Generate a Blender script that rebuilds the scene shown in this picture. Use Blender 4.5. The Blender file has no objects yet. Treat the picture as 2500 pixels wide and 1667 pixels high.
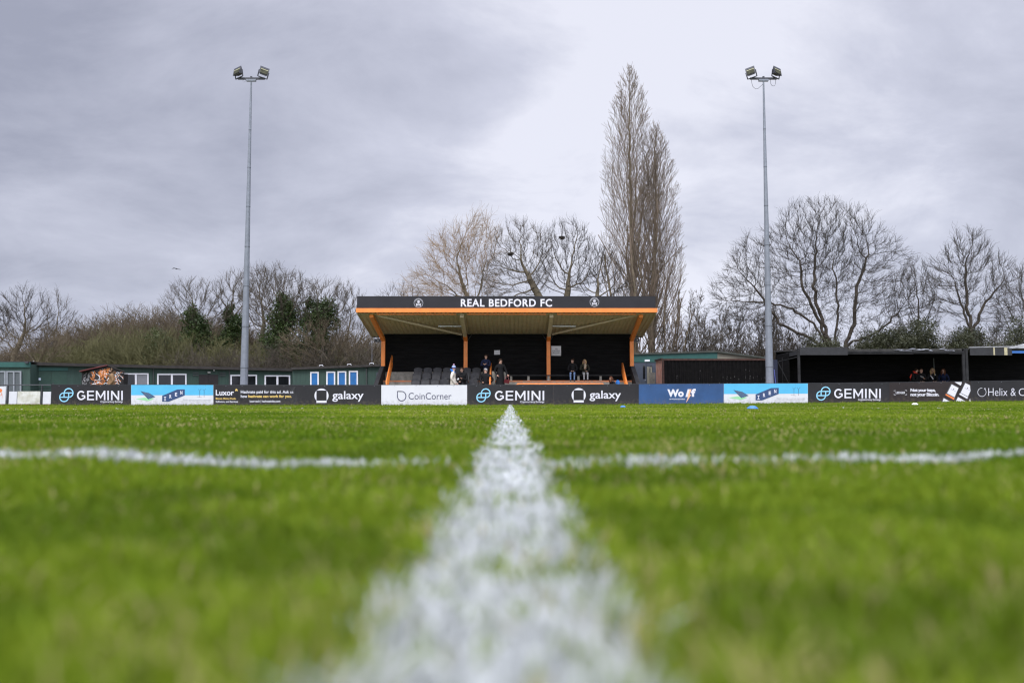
import bpy, math, random
import numpy as np
R = math.radians
scene = bpy.context.scene
COL = scene.collection

# ------------------------------------------------------------------ camera
F, CX, CY, HOR, CAMZ = 2050.0, 1250.0, 833.5, 983.0, 0.135
PITCH = math.atan((HOR - CY) / F)
cam_d = bpy.data.cameras.new("camera")
cam = bpy.data.objects.new("camera", cam_d)
COL.objects.link(cam)
cam.location = (0, 0, CAMZ)
cam.rotation_euler = (R(90) + PITCH, 0, 0)
cam_d.sensor_width = 36
cam_d.lens = F / 2500 * 36
cam_d.clip_start = 0.02
cam_d.clip_end = 3000
cam_d.dof.use_dof = True
cam_d.dof.focus_distance = 42
cam_d.dof.aperture_fstop = cam_d.lens / 13.0
scene.camera = cam

# ------------------------------------------------------------------ exposure
scene.view_settings.view_transform = 'Standard'
scene.view_settings.look = 'None'
scene.view_settings.gamma = 1
scene.render.engine = 'CYCLES'
scene.cycles.use_denoising = True
scene.cycles.denoiser = 'OPENIMAGEDENOISE'
scene.cycles.denoising_input_passes = 'RGB_ALBEDO_NORMAL'
scene.cycles.denoising_prefilter = 'ACCURATE'
scene.cycles.filter_width = 1.25
scene.view_settings.exposure = 0.38

# ------------------------------------------------------------------ sky and sun (bright overcast)
SUN_EL, SUN_AZ = 48.0, 205.0            # azimuth measured clockwise from +Y: behind the camera, a little left
world = bpy.data.worlds.new("World")
scene.world = world
world.use_nodes = True
wt = world.node_tree
wt.nodes.clear()
def wn(t, **k):
    n = wt.nodes.new(t)
    for a, b in k.items():
        setattr(n, a, b)
    return n
def wmath(op, a, b=None, c=None):
    n = wn('ShaderNodeMath', operation=op)
    for i, v in enumerate((a, b, c)):
        if v is None: continue
        if isinstance(v, (int, float)): n.inputs[i].default_value = v
        else: wt.links.new(v, n.inputs[i])
    return n.outputs[0]
out = wn('ShaderNodeOutputWorld')
sky = wn('ShaderNodeTexSky', sky_type='NISHITA')
sky.sun_disc = False
sky.sun_elevation = R(SUN_EL)
sky.sun_rotation = R(SUN_AZ)
bg1 = wn('ShaderNodeBackground'); bg1.inputs[1].default_value = 0.1
wt.links.new(sky.outputs[0], bg1.inputs[0])
tc = wn('ShaderNodeTexCoord')
sep = wn('ShaderNodeSeparateXYZ'); wt.links.new(tc.outputs['Generated'], sep.inputs[0])
dz = wmath('MAXIMUM', sep.outputs[2], 0.0)
den = wmath('ADD', dz, 0.38)
u = wmath('DIVIDE', sep.outputs[0], den)
v = wmath('DIVIDE', sep.outputs[1], den)
cmb = wn('ShaderNodeCombineXYZ')
wt.links.new(wmath('MULTIPLY', u, 0.75), cmb.inputs[0]); wt.links.new(wmath('MULTIPLY', v, 1.0), cmb.inputs[1])
n1 = wn('ShaderNodeTexNoise'); n1.inputs['Scale'].default_value = 0.85; n1.inputs['Detail'].default_value = 5
n1.inputs['Roughness'].default_value = 0.52; n1.inputs['Distortion'].default_value = 0.25
mp1 = wn('ShaderNodeMapping'); mp1.inputs['Location'].default_value = (3.1, 1.7, 0)
wt.links.new(cmb.outputs[0], mp1.inputs[0]); wt.links.new(mp1.outputs[0], n1.inputs['Vector'])
n2 = wn('ShaderNodeTexNoise'); n2.inputs['Scale'].default_value = 3.2; n2.inputs['Detail'].default_value = 7
n2.inputs['Roughness'].default_value = 0.6; n2.inputs['Distortion'].default_value = 0.3
wt.links.new(mp1.outputs[0], n2.inputs['Vector'])
cl = wmath('ADD', wmath('MULTIPLY', n1.outputs[0], 0.56), wmath('MULTIPLY', n2.outputs[0], 0.44))
# the cloud deck thins towards the middle of the view and thickens to both sides
side = wmath('MULTIPLY', wmath('ABSOLUTE', wmath('SUBTRACT', sep.outputs[0], 0.10)), 0.40)
cl = wmath('SUBTRACT', cl, side)
ramp = wn('ShaderNodeValToRGB')
wt.links.new(cl, ramp.inputs[0])
e = ramp.color_ramp.elements
e[0].position = 0.20; e[0].color = (0.285, 0.300, 0.380, 1)
e[1].position = 0.49; e[1].color = (0.65, 0.66, 0.745, 1)
m = ramp.color_ramp.elements.new(0.40); m.color = (0.49, 0.505, 0.60, 1)
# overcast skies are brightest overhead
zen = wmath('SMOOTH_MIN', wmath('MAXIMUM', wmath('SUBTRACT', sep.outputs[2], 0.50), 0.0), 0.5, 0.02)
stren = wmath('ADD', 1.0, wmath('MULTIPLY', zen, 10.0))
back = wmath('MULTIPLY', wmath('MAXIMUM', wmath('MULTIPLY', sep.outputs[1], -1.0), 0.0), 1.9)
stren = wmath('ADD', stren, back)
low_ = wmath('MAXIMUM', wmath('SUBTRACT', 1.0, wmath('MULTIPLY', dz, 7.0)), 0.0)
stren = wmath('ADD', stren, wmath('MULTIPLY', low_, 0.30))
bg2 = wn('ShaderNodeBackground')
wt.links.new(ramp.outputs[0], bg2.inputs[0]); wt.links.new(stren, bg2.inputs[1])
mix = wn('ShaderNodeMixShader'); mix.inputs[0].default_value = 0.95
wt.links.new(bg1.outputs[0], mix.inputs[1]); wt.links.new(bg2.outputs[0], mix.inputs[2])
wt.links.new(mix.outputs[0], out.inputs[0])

sun_d = bpy.data.lights.new("sun", 'SUN')
sun_d.energy = 1.5
sun_d.angle = R(24)
sun_d.color = (1.0, 0.965, 0.91)
sun = bpy.data.objects.new("sun", sun_d)
COL.objects.link(sun)
sun.rotation_euler = (R(90 - SUN_EL), 0, R(-SUN_AZ) + math.pi)

# ------------------------------------------------------------------ helpers
def W(px, py, Y):
    """the world point at depth Y seen at photo pixel (px, py)"""
    a, b = (px - CX) / F, (CY - py) / F
    dy = math.cos(PITCH) - b * math.sin(PITCH)
    dz_ = math.sin(PITCH) + b * math.cos(PITCH)
    t = Y / dy
    return (a * t, Y, CAMZ + dz_ * t)
def WX(px, py, Y): return W(px, py, Y)[0]
def WZ(py, Y): return W(CX, py, Y)[2]

_mats = {}
def mat(name, col, rough=0.6, var=0.12, scale=6.0, bump=0.0, bscale=40.0, metal=0.0, spec=0.4, col2=None, detail=5, stretch=None, transl=0.0, mud=0.0):
    if name in _mats: return _mats[name]
    m = bpy.data.materials.new(name); m.use_nodes = True
    nt = m.node_tree; p = nt.nodes['Principled BSDF']
    p.inputs['Roughness'].default_value = rough
    p.inputs['Metallic'].default_value = metal
    p.inputs['Specular IOR Level'].default_value = spec
    co = nt.nodes.new('ShaderNodeTexCoord')
    vec = co.outputs['Object']
    if stretch:
        mp = nt.nodes.new('ShaderNodeMapping'); mp.inputs['Scale'].default_value = stretch
        nt.links.new(vec, mp.inputs[0]); vec = mp.outputs[0]
    nz = nt.nodes.new('ShaderNodeTexNoise'); nz.inputs['Scale'].default_value = scale; nz.inputs['Detail'].default_value = detail
    nz.inputs['Roughness'].default_value = 0.6
    nt.links.new(vec, nz.inputs['Vector'])
    rp = nt.nodes.new('ShaderNodeValToRGB')
    c2 = col2 if col2 else tuple(min(1, c * (1 + var)) for c in col)
    c1 = col if col2 else tuple(c * (1 - var) for c in col)
    rp.color_ramp.elements[0].position = 0.33; rp.color_ramp.elements[0].color = (*c1, 1)
    rp.color_ramp.elements[1].position = 0.67; rp.color_ramp.elements[1].color = (*c2, 1)
    nt.links.new(nz.outputs[0], rp.inputs[0]); nt.links.new(rp.outputs[0], p.inputs['Base Color'])
    if mud:          # dried splashes thrown up from the turf
        sp = nt.nodes.new('ShaderNodeSeparateXYZ'); nt.links.new(co.outputs['Object'], sp.inputs[0])
        mr = nt.nodes.new('ShaderNodeMapRange'); mr.inputs[1].default_value = .05; mr.inputs[2].default_value = .75; mr.inputs[3].default_value = .30; mr.inputs[4].default_value = -.12
        nt.links.new(sp.outputs[2], mr.inputs[0])
        n3 = nt.nodes.new('ShaderNodeTexNoise'); n3.inputs['Scale'].default_value = 7; n3.inputs['Detail'].default_value = 9; n3.inputs['Roughness'].default_value = .75
        nt.links.new(co.outputs['Object'], n3.inputs['Vector'])
        ad = nt.nodes.new('ShaderNodeMath'); nt.links.new(n3.outputs[0], ad.inputs[0]); nt.links.new(mr.outputs[0], ad.inputs[1])
        r3 = nt.nodes.new('ShaderNodeValToRGB'); r3.color_ramp.elements[0].position = .62; r3.color_ramp.elements[1].position = .80
        r3.color_ramp.elements[1].color = (mud, mud, mud, 1); nt.links.new(ad.outputs[0], r3.inputs[0])
        mm = nt.nodes.new('ShaderNodeMix'); mm.data_type = 'RGBA'; nt.links.new(r3.outputs[0], mm.inputs[0])
        nt.links.new(rp.outputs[0], mm.inputs[6]); mm.inputs[7].default_value = (.14, .115, .075, 1); nt.links.new(mm.outputs[2], p.inputs['Base Color'])
    if bump:
        n2 = nt.nodes.new('ShaderNodeTexNoise'); n2.inputs['Scale'].default_value = bscale; n2.inputs['Detail'].default_value = 4
        nt.links.new(vec, n2.inputs['Vector'])
        bp = nt.nodes.new('ShaderNodeBump'); bp.inputs['Strength'].default_value = bump; bp.inputs['Distance'].default_value = 0.02
        nt.links.new(n2.outputs[0], bp.inputs['Height']); nt.links.new(bp.outputs[0], p.inputs['Normal'])
    if transl:
        tr = nt.nodes.new('ShaderNodeBsdfTranslucent'); nt.links.new(rp.outputs[0], tr.inputs[0])
        mx = nt.nodes.new('ShaderNodeMixShader'); mx.inputs[0].default_value = transl
        nt.links.new(p.outputs[0], mx.inputs[1]); nt.links.new(tr.outputs[0], mx.inputs[2])
        nt.links.new(mx.outputs[0], nt.nodes['Material Output'].inputs[0])
    _mats[name] = m
    return m

def tag(o, label=None, cat=None, group=None, kind=None):
    if label: o['label'] = label
    if cat: o['category'] = cat
    if group: o['group'] = group
    if kind: o['kind'] = kind
    return o
def thing(name, loc, label, cat, group=None):
    o = bpy.data.objects.new(name, None); COL.objects.link(o)
    o.empty_display_size = 0.2
    o.location = loc
    return tag(o, label, cat, group)
def woff(o):
    x = y = z = 0.0
    while o is not None:
        x += o.location.x; y += o.location.y; z += o.location.z; o = o.parent
    return np.array((x, y, z))
def mesh_obj(name, verts, faces, mats, parent=None, fm=None, smooth=False):
    me = bpy.data.meshes.new(name)
    V = np.asarray(verts, float).reshape(-1, 3)
    if parent is not None: V = V - woff(parent)
    me.from_pydata(V.tolist(), [], [tuple(f) for f in faces])
    for m_ in (mats if isinstance(mats, (list, tuple)) else [mats]): me.materials.append(m_)
    if fm is not None: me.polygons.foreach_set('material_index', fm)
    if smooth: me.polygons.foreach_set('use_smooth', [True] * len(me.polygons))
    me.update()
    o = bpy.data.objects.new(name, me); COL.objects.link(o)
    if parent is not None: o.parent = parent
    return o

class MB:
    """collects shapes (world coordinates) that become ONE mesh object"""
    def __init__(s): s.v = []; s.f = []; s.m = []; s.mi = 0
    def add(s, vs, fs):
        n = len(s.v); s.v += [tuple(p) for p in vs]
        for f in fs: s.f.append(tuple(i + n for i in f)); s.m.append(s.mi)
        return s
    def box(s, x0, x1, y0, y1, z0, z1):
        return s.add([(x0,y0,z0),(x1,y0,z0),(x1,y1,z0),(x0,y1,z0),(x0,y0,z1),(x1,y0,z1),(x1,y1,z1),(x0,y1,z1)],
                     [(0,3,2,1),(4,5,6,7),(0,1,5,4),(1,2,6,5),(2,3,7,6),(3,0,4,7)])
    def bar(s, p, q, w, h, up=(0,0,1)):
        """box beam from p to q, width w (sideways), height h (along up)"""
        p, q = np.array(p, float), np.array(q, float)
        d = q - p; d /= np.linalg.norm(d); up = np.array(up, float)
        a = np.cross(d, up)
        if np.linalg.norm(a) < 1e-6: a = np.cross(d, (0, 1, 0))
        a /= np.linalg.norm(a); b = np.cross(a, d)
        vs = [c + a * i * w / 2 + b * j * h / 2 for c in (p, q) for i, j in ((-1,-1),(1,-1),(1,1),(-1,1))]
        return s.add(vs, [(3,2,1,0),(4,5,6,7),(0,1,5,4),(1,2,6,5),(2,3,7,6),(3,0,4,7)])
    def tube(s, pts, rad, n=8, caps=True):
        pts = [np.array(p, float) for p in pts]
        if not hasattr(rad, '__len__'): rad = [rad] * len(pts)
        vs = []; fs = []
        ref = np.array((0.31, 0.17, 0.93))
        for i, p in enumerate(pts):
            d = pts[min(i + 1, len(pts) - 1)] - pts[max(i - 1, 0)]; d = d / (np.linalg.norm(d) + 1e-9)
            a = np.cross(d, ref); a /= np.linalg.norm(a); b = np.cross(d, a)
            for k in range(n):
                t = 2 * math.pi * k / n
                vs.append(p + (a * math.cos(t) + b * math.sin(t)) * rad[i])
        for i in range(len(pts) - 1):
            for k in range(n):
                k2 = (k + 1) % n
                fs.append((i*n+k, i*n+k2, (i+1)*n+k2, (i+1)*n+k))
        if caps:
            fs.append(tuple(range(n))[::-1]); fs.append(tuple((len(pts)-1)*n + k for k in range(n)))
        return s.add(vs, fs)
    def prism(s, poly, vec):
        """planar polygon (3d points) thickened by vec"""
        n = len(poly); p = [np.array(a, float) for a in poly]; vec = np.array(vec, float)
        vs = p + [a + vec for a in p]
        fs = [tuple(range(n))[::-1], tuple(range(n, 2 * n))] + [(i, (i+1) % n, (i+1) % n + n, i + n) for i in range(n)]
        return s.add(vs, fs)
    def ball(s, c, r, nu=10, nv=7):
        rx, ry, rz = r if hasattr(r, '__len__') else (r, r, r)
        vs = [(c[0], c[1], c[2] + rz)]; fs = []
        for j in range(1, nv):
            t = math.pi * j / nv
            for i in range(nu):
                a = 2 * math.pi * i / nu
                vs.append((c[0] + rx * math.sin(t) * math.cos(a), c[1] + ry * math.sin(t) * math.sin(a), c[2] + rz * math.cos(t)))
        vs.append((c[0], c[1], c[2] - rz))
        for i in range(nu): fs.append((0, 1 + i, 1 + (i + 1) % nu))
        for j in range(nv - 2):
            for i in range(nu):
                a = 1 + j * nu + i; b = 1 + j * nu + (i + 1) % nu
                fs.append((a, a + nu, b + nu, b))
        L = len(vs) - 1; o = 1 + (nv - 2) * nu
        for i in range(nu): fs.append((L, o + (i + 1) % nu, o + i))
        return s.add(vs, fs)
    def build(s, name, mats, parent=None, smooth=False):
        return mesh_obj(name, s.v, s.f, mats, parent, s.m, smooth)
def copy_thing(root, loc, label):
    def cp(o, par):
        c = o.copy(); COL.objects.link(c); c.parent = par
        for ch in [k for k in COL.objects if k.parent is o]: cp(ch, c)
        return c
    c = cp(root, None); c.location = loc; c['label'] = label
    return c

# ------------------------------------------------------------------ lettering and flat print (real sheets, 3 mm proud of what they are printed on)
_tc = {}
def glyphs(txt, bold=0.0, shear=0.0, spacing=1.0):
    k = (txt, bold, shear, spacing)
    if k in _tc: return _tc[k]
    cu = bpy.data.curves.new("t", 'FONT'); cu.body = txt; cu.offset = bold; cu.shear = shear; cu.space_character = spacing
    cu.resolution_u = 4
    ob = bpy.data.objects.new("t", cu); COL.objects.link(ob)
    bpy.context.view_layer.update()
    me = bpy.data.meshes.new_from_object(ob.evaluated_get(bpy.context.evaluated_depsgraph_get()))
    V = np.array([v_.co[:2] for v_ in me.vertices]); Fc = [tuple(p.vertices) for p in me.polygons]
    bpy.data.objects.remove(ob); bpy.data.curves.remove(cu); bpy.data.meshes.remove(me)
    _tc[k] = (V, Fc)
    return _tc[k]
class Print:
    """flat marks laid on the plane y = Y, given in photo pixels"""
    def __init__(s, Y): s.Y = Y; s.mb = MB()
    def mi(s, i): s.mb.mi = i; return s
    def P(s, px, py, dy=0): 
        x, y, z = W(px, py, s.Y)
        return (x, y - dy, z)
    def text(s, txt, x0, x1, y0, y1, bold=0.0, shear=0.0, spacing=1.0, dy=0.0):
        V, Fc = glyphs(txt, bold, shear, spacing)
        mn, mx_ = V.min(0), V.max(0)
        q = (V - mn) / (mx_ - mn)
        s.mb.add([s.P(x0 + a * (x1 - x0), y1 + b * (y0 - y1), dy) for a, b in q], Fc)
        return s
    def poly(s, pts, dy=0.0):
        s.mb.add([s.P(a, b, dy) for a, b in pts], [tuple(range(len(pts)))[::-1]]); return s
    def stroke(s, pts, w, closed=False, dy=0.0):
        pts = [np.array(p, float) for p in pts]
        n = len(pts); L = []; 
        for i in range(n):
            a = pts[i - 1] if (i > 0 or closed) else pts[i]
            b = pts[(i + 1) % n] if (i < n - 1 or closed) else pts[i]
            d = b - a; d = d / (np.linalg.norm(d) + 1e-9); nr = np.array((-d[1], d[0])) * w / 2
            L += [pts[i] + nr, pts[i] - nr]
        fs = [(2*i, 2*i+1, 2*((i+1) % n)+1, 2*((i+1) % n)) for i in range(n if closed else n - 1)]
        s.mb.add([s.P(a, b, dy) for a, b in L], fs); return s
    def arc(s, cx, cy, r, a0, a1, w, n=28, dy=0.0, ry=None):
        ry = ry or r
        full = abs(abs(a1 - a0) - 360) < 1e-6
        k = n if full else n + 1
        s.stroke([(cx + r * math.cos(R(a0 + (a1 - a0) * i / n)), cy - ry * math.sin(R(a0 + (a1 - a0) * i / n))) for i in range(k)], w, full, dy); return s
    def disc(s, cx, cy, r, n=28, dy=0.0):
        return s.poly([(cx + r * math.cos(2 * math.pi * i / n), cy + r * math.sin(2 * math.pi * i / n)) for i in range(n)], dy)
    def build(s, name, mats, parent): return s.mb.build(name, mats, parent)

# ------------------------------------------------------------------ materials
ink_white = mat('white_print', (0.66, 0.65, 0.72), 0.45, 0.04, 3)
ink_cyan = mat('light_blue_print', (0.27, 0.58, 0.78), 0.45, 0.04, 3)
ink_gold = mat('gold_print', (0.80, 0.55, 0.16), 0.45, 0.04, 3)
ink_navy = mat('navy_print', (0.045, 0.045, 0.10), 0.45, 0.1, 3)
ink_grey = mat('grey_print', (0.33, 0.33, 0.36), 0.5, 0.05, 3)
ink_green = mat('pale_green_print', (0.30, 0.62, 0.33), 0.45, 0.05, 3)
ink_panel = mat('solar_blue_print', (0.035, 0.085, 0.17), 0.4, 0.2, 5)
ink_banner = mat('banner_navy_print', (0.03, 0.06, 0.15), 0.4, 0.08, 5)
ink_peach = mat('peach_print', (0.85, 0.47, 0.28), 0.45, 0.05, 3)
ink_orange = mat('orange_print', (0.72, 0.19, 0.05), 0.45, 0.05, 3)
ink_dim = mat('dim_grey_print', (0.07, 0.07, 0.075), 0.5, 0.1, 3)
b_black = mat('black_board', (0.0175, 0.0165, 0.019), 0.55, 0.25, 1.3, 0.05, 60, spec=.3, mud=0.3)
b_brown = mat('brown_black_board', (0.022, 0.0155, 0.016), 0.55, 0.25, 1.0, 0.05, 60, spec=.3, mud=0.3)
b_white = mat('white_board', (0.62, 0.62, 0.65), 0.5, 0.03, 1.5, 0.03, 50, mud=0.3)
b_blue = mat('royal_blue_board', (0.020, 0.068, 0.185), 0.5, 0.15, 1.5, 0.03, 50, mud=0.3)
b_sky = mat('sky_blue_print', (0.085, 0.42, 0.68), 0.45, 0.06, 1.5)
orange = mat('orange_paint', (0.78, 0.235, 0.045), 0.45, 0.10, 2.2, 0.04, 30)
black_paint = mat('black_boarding', (0.0075, 0.0072, 0.0072), 0.85, 0.35, 1.5, stretch=(1, 1, 8), spec=0.08)
black_wood = mat('black_timber', (0.020, 0.020, 0.021), 0.7, 0.4, 3, 0.2, 30, spec=0.25)
concrete = mat('concrete', (0.25, 0.235, 0.20), 0.9, 0.25, 5, 0.3, 60)
steel = mat('galvanised_steel', (0.205, 0.22, 0.255), 0.6, 0.10, 5, 0.02, 60, metal=0.15, spec=.3)
dark_steel = mat('dark_steel', (0.05, 0.052, 0.06), 0.5, 0.2, 8, metal=0.3)
green_wall = mat('dark_green_boarding', (0.030, 0.060, 0.047), 0.7, 0.16, 1.3, 0.1, 14, stretch=(6, 6, 0.6))
green_fascia = mat('bottle_green_fascia', (0.020, 0.085, 0.072), 0.6, 0.12, 2, 0.05, 20)
felt = mat('roof_felt', (0.035, 0.031, 0.028), 0.85, 0.3, 5, 0.2, 50)
white_pvc = mat('white_frame', (0.74, 0.74, 0.77), 0.4, 0.04, 5)
dark_glass = mat('dark_glass', (0.010, 0.011, 0.013), 0.12, 0.3, 2, spec=0.5)
blue_blind = mat('blue_blind', (0.015, 0.13, 0.36), 0.35, 0.15, 4)
cream_steel = mat('olive_cream_sheet', (0.50, 0.415, 0.275), 0.6, 0.10, 3, 0.05, 20)
cream_beam = mat('olive_beam', (0.48, 0.40, 0.27), 0.6, 0.12, 4)

# ------------------------------------------------------------------ ground
def vnoise(x, y, s, seed=0):
    x = np.asarray(x, float) / s; y = np.asarray(y, float) / s
    xi, yi = np.floor(x).astype(np.int64), np.floor(y).astype(np.int64)
    fx, fy = x - xi, y - yi
    fx, fy = fx * fx * (3 - 2 * fx), fy * fy * (3 - 2 * fy)
    def h(a, b):
        n = (a * 374761393 + b * 668265263 + seed * 974634777) & 0xffffffff
        n = ((n ^ (n >> 13)) * 1274126177) & 0xffffffff
        return ((n ^ (n >> 16)) & 0xffff) / 65535.0
    return (h(xi, yi) * (1 - fx) + h(xi + 1, yi) * fx) * (1 - fy) + (h(xi, yi + 1) * (1 - fx) + h(xi + 1, yi + 1) * fx) * fy
def sstep(t): t = np.clip(t, 0, 1); return t * t * (3 - 2 * t)
def gz(x, y):
    x = np.asarray(x, float); y = np.asarray(y, float)
    far = 0.185 * np.clip(x / 24.0, 0, 2) ** 1.25 * sstep((y - 6) / 30)
    near = 0.017 * sstep((np.abs(x + 0.02) - 0.12) / 1.25) * (1 - sstep((y - 2.2) / 7)) 
    und = (vnoise(x, y, 1.1, 5) - 0.5) * 0.010 + (vnoise(x, y, 0.35, 9) - 0.5) * 0.006
    return far + near + und * (1 - sstep((np.abs(x) + y - 25) / 20))
def gzf(x, y): return float(gz(np.array([x]), np.array([y]))[0])
CC = (-0.03, 1.62 + 9.15)
def line_half(x, y): return np.abs(x + 0.003 + 0.002 * y)
def line_circ(x, y): return np.abs(np.hypot(x - CC[0], y - CC[1]) - 9.15)

def ground_material():
    m = bpy.data.materials.new('turf_soil'); m.use_nodes = True
    nt = m.node_tree; p = nt.nodes['Principled BSDF']; p.inputs['Roughness'].default_value = 0.95
    p.inputs['Specular IOR Level'].default_value = 0.1
    co = nt.nodes.new('ShaderNodeTexCoord'); sp = nt.nodes.new('ShaderNodeSeparateXYZ'); nt.links.new(co.outputs['Object'], sp.inputs[0])
    def M(op, a, b=None):
        n = nt.nodes.new('ShaderNodeMath'); n.operation = op
        for i, v_ in enumerate((a, b)):
            if v_ is None: continue
            if isinstance(v_, (int, float)): n.inputs[i].default_value = v_
            else: nt.links.new(v_, n.inputs[i])
        return n.outputs[0]
    nz = nt.nodes.new('ShaderNodeTexNoise'); nz.inputs['Scale'].default_value = 9; nz.inputs['Detail'].default_value = 8; nz.inputs['Roughness'].default_value = 0.75
    nt.links.new(co.outputs['Object'], nz.inputs['Vector'])
    rp = nt.nodes.new('ShaderNodeValToRGB'); nt.links.new(nz.outputs[0], rp.inputs[0])
    rp.color_ramp.elements[0].position = 0.32; rp.color_ramp.elements[0].color = (0.055, 0.075, 0.015, 1)
    rp.color_ramp.elements[1].position = 0.68; rp.color_ramp.elements[1].color = (0.14, 0.185, 0.045, 1)
    rough = nt.nodes.new('ShaderNodeValToRGB'); nt.links.new(nz.outputs[0], rough.inputs[0])
    rough.color_ramp.elements[0].color = (0.05, 0.045, 0.03, 1); rough.color_ramp.elements[1].color = (0.13, 0.12, 0.07, 1)
    mixf = nt.nodes.new('ShaderNodeMix'); mixf.data_type = 'RGBA'
    nt.links.new(M('GREATER_THAN', sp.outputs[1], 41.2), mixf.inputs[0])
    nt.links.new(rp.outputs[0], mixf.inputs[6]); nt.links.new(rough.outputs[0], mixf.inputs[7])
    lh = M('ABSOLUTE', M('ADD', M('ADD', sp.outputs[0], 0.003), M('MULTIPLY', sp.outputs[1], 0.002)))
    mask = M('LESS_THAN', M('ADD', lh, M('MULTIPLY', M('SUBTRACT', nz.outputs[0], 0.5), 0.06)), 0.055)
    mask = M('MULTIPLY', mask, M('LESS_THAN', sp.outputs[1], 39.2))
    mask = M('MULTIPLY', mask, M('GREATER_THAN', nz.outputs[0], 0.36))
    mx = nt.nodes.new('ShaderNodeMix'); mx.data_type = 'RGBA'
    nt.links.new(mask, mx.inputs[0]); nt.links.new(mixf.outputs[2], mx.inputs[6]); mx.inputs[7].default_value = (0.66, 0.68, 0.68, 1)
    nt.links.new(mx.outputs[2], p.inputs['Base Color'])
    bp = nt.nodes.new('ShaderNodeBump'); bp.inputs['Strength'].default_value = 0.6; bp.inputs['Distance'].default_value = 0.02
    nt.links.new(nz.outputs[0], bp.inputs['Height']); nt.links.new(bp.outputs[0], p.inputs['Normal'])
    return m
def axis(near, far, step0, grow):
    a = [0.0]; s = step0
    while a[-1] < far:
        a.append(a[-1] + s)
        if a[-1] > near: s *= grow
    return a
_xp = axis(3, 900, 0.12, 1.09); _yp = axis(6, 900, 0.12, 1.07)
xs = np.array([-a for a in _xp[:0:-1]] + _xp); ys = np.array([-a for a in axis(1, 60, 0.2, 1.3)[:0:-1]] + _yp)
GX, GY = np.meshgrid(xs, ys)
nx, ny = len(xs), len(ys)
GV = np.stack([GX.ravel(), GY.ravel(), gz(GX.ravel(), GY.ravel())], 1)
idx = np.arange(nx * ny).reshape(ny, nx)
GF = np.stack([idx[:-1, :-1].ravel(), idx[:-1, 1:].ravel(), idx[1:, 1:].ravel(), idx[1:, :-1].ravel()], 1)
ground = mesh_obj('ground', GV, GF.tolist(), ground_material(), smooth=True)
tag(ground, kind='structure')

# ------------------------------------------------------------------ the row of advertising boards
YB = 40.0
def board(x0, x1, yt0, yt1, yb0, yb1, m, label, brand=None):
    a = W(x0, yb0, YB); b = W(x1, yb1, YB); c = W(x1, yt1, YB); d = W(x0, yt0, YB)
    root = thing('advertising_board', ((a[0] + b[0]) / 2, YB, min(a[2], b[2]) - 0.06), label, 'advertising board', 'advertising boards along the far side of the pitch')
    mb = MB(); g = 0.002; dz_ = 0.05
    poly = [(a[0] + g, YB, a[2] - dz_), (b[0] - g, YB, b[2] - dz_), (c[0] - g, YB, c[2]), (d[0] + g, YB, d[2])]
    mb.prism(poly, (0, 0.025, 0)); mb.build('panel', m, root)
    cap = MB(); cap.bar((d[0] + g, YB + 0.012, d[2] + 0.011), (c[0] - g, YB + 0.012, c[2] + 0.011), 0.034, 0.016); cap.build('top_rail', dark_steel, root)
    scr = MB()
    n = 4
    for i in range(n):
        t = (i + 0.5 + random.uniform(-.2, .2)) / n
        for q in (0.05, 0.93):
            px = x0 + t * (x1 - x0); py = (yt0 + t * (yt1 - yt0)) * (1 - q) + (yb0 + t * (yb1 - yb0)) * q
            p = W(px, py, YB)
            scr.box(p[0] - .011, p[0] + .011, YB - .006, YB - .0005, p[2] - .011, p[2] + .011)
    scr.build('screw_heads', steel, root)['kind'] = 'stuff'
    return root
random.seed(4)
YI = YB - 0.003
def rel(x0, x1, t0, t1, b0, b1):
    """maps (0..1 across, 0..1 down) on a board to pixels"""
    def f(u_, v_):
        return (x0 + u_ * (x1 - x0), (t0 + u_ * (t1 - t0)) * (1 - v_) + (b0 + u_ * (b1 - b0)) * v_)
    return f
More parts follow.
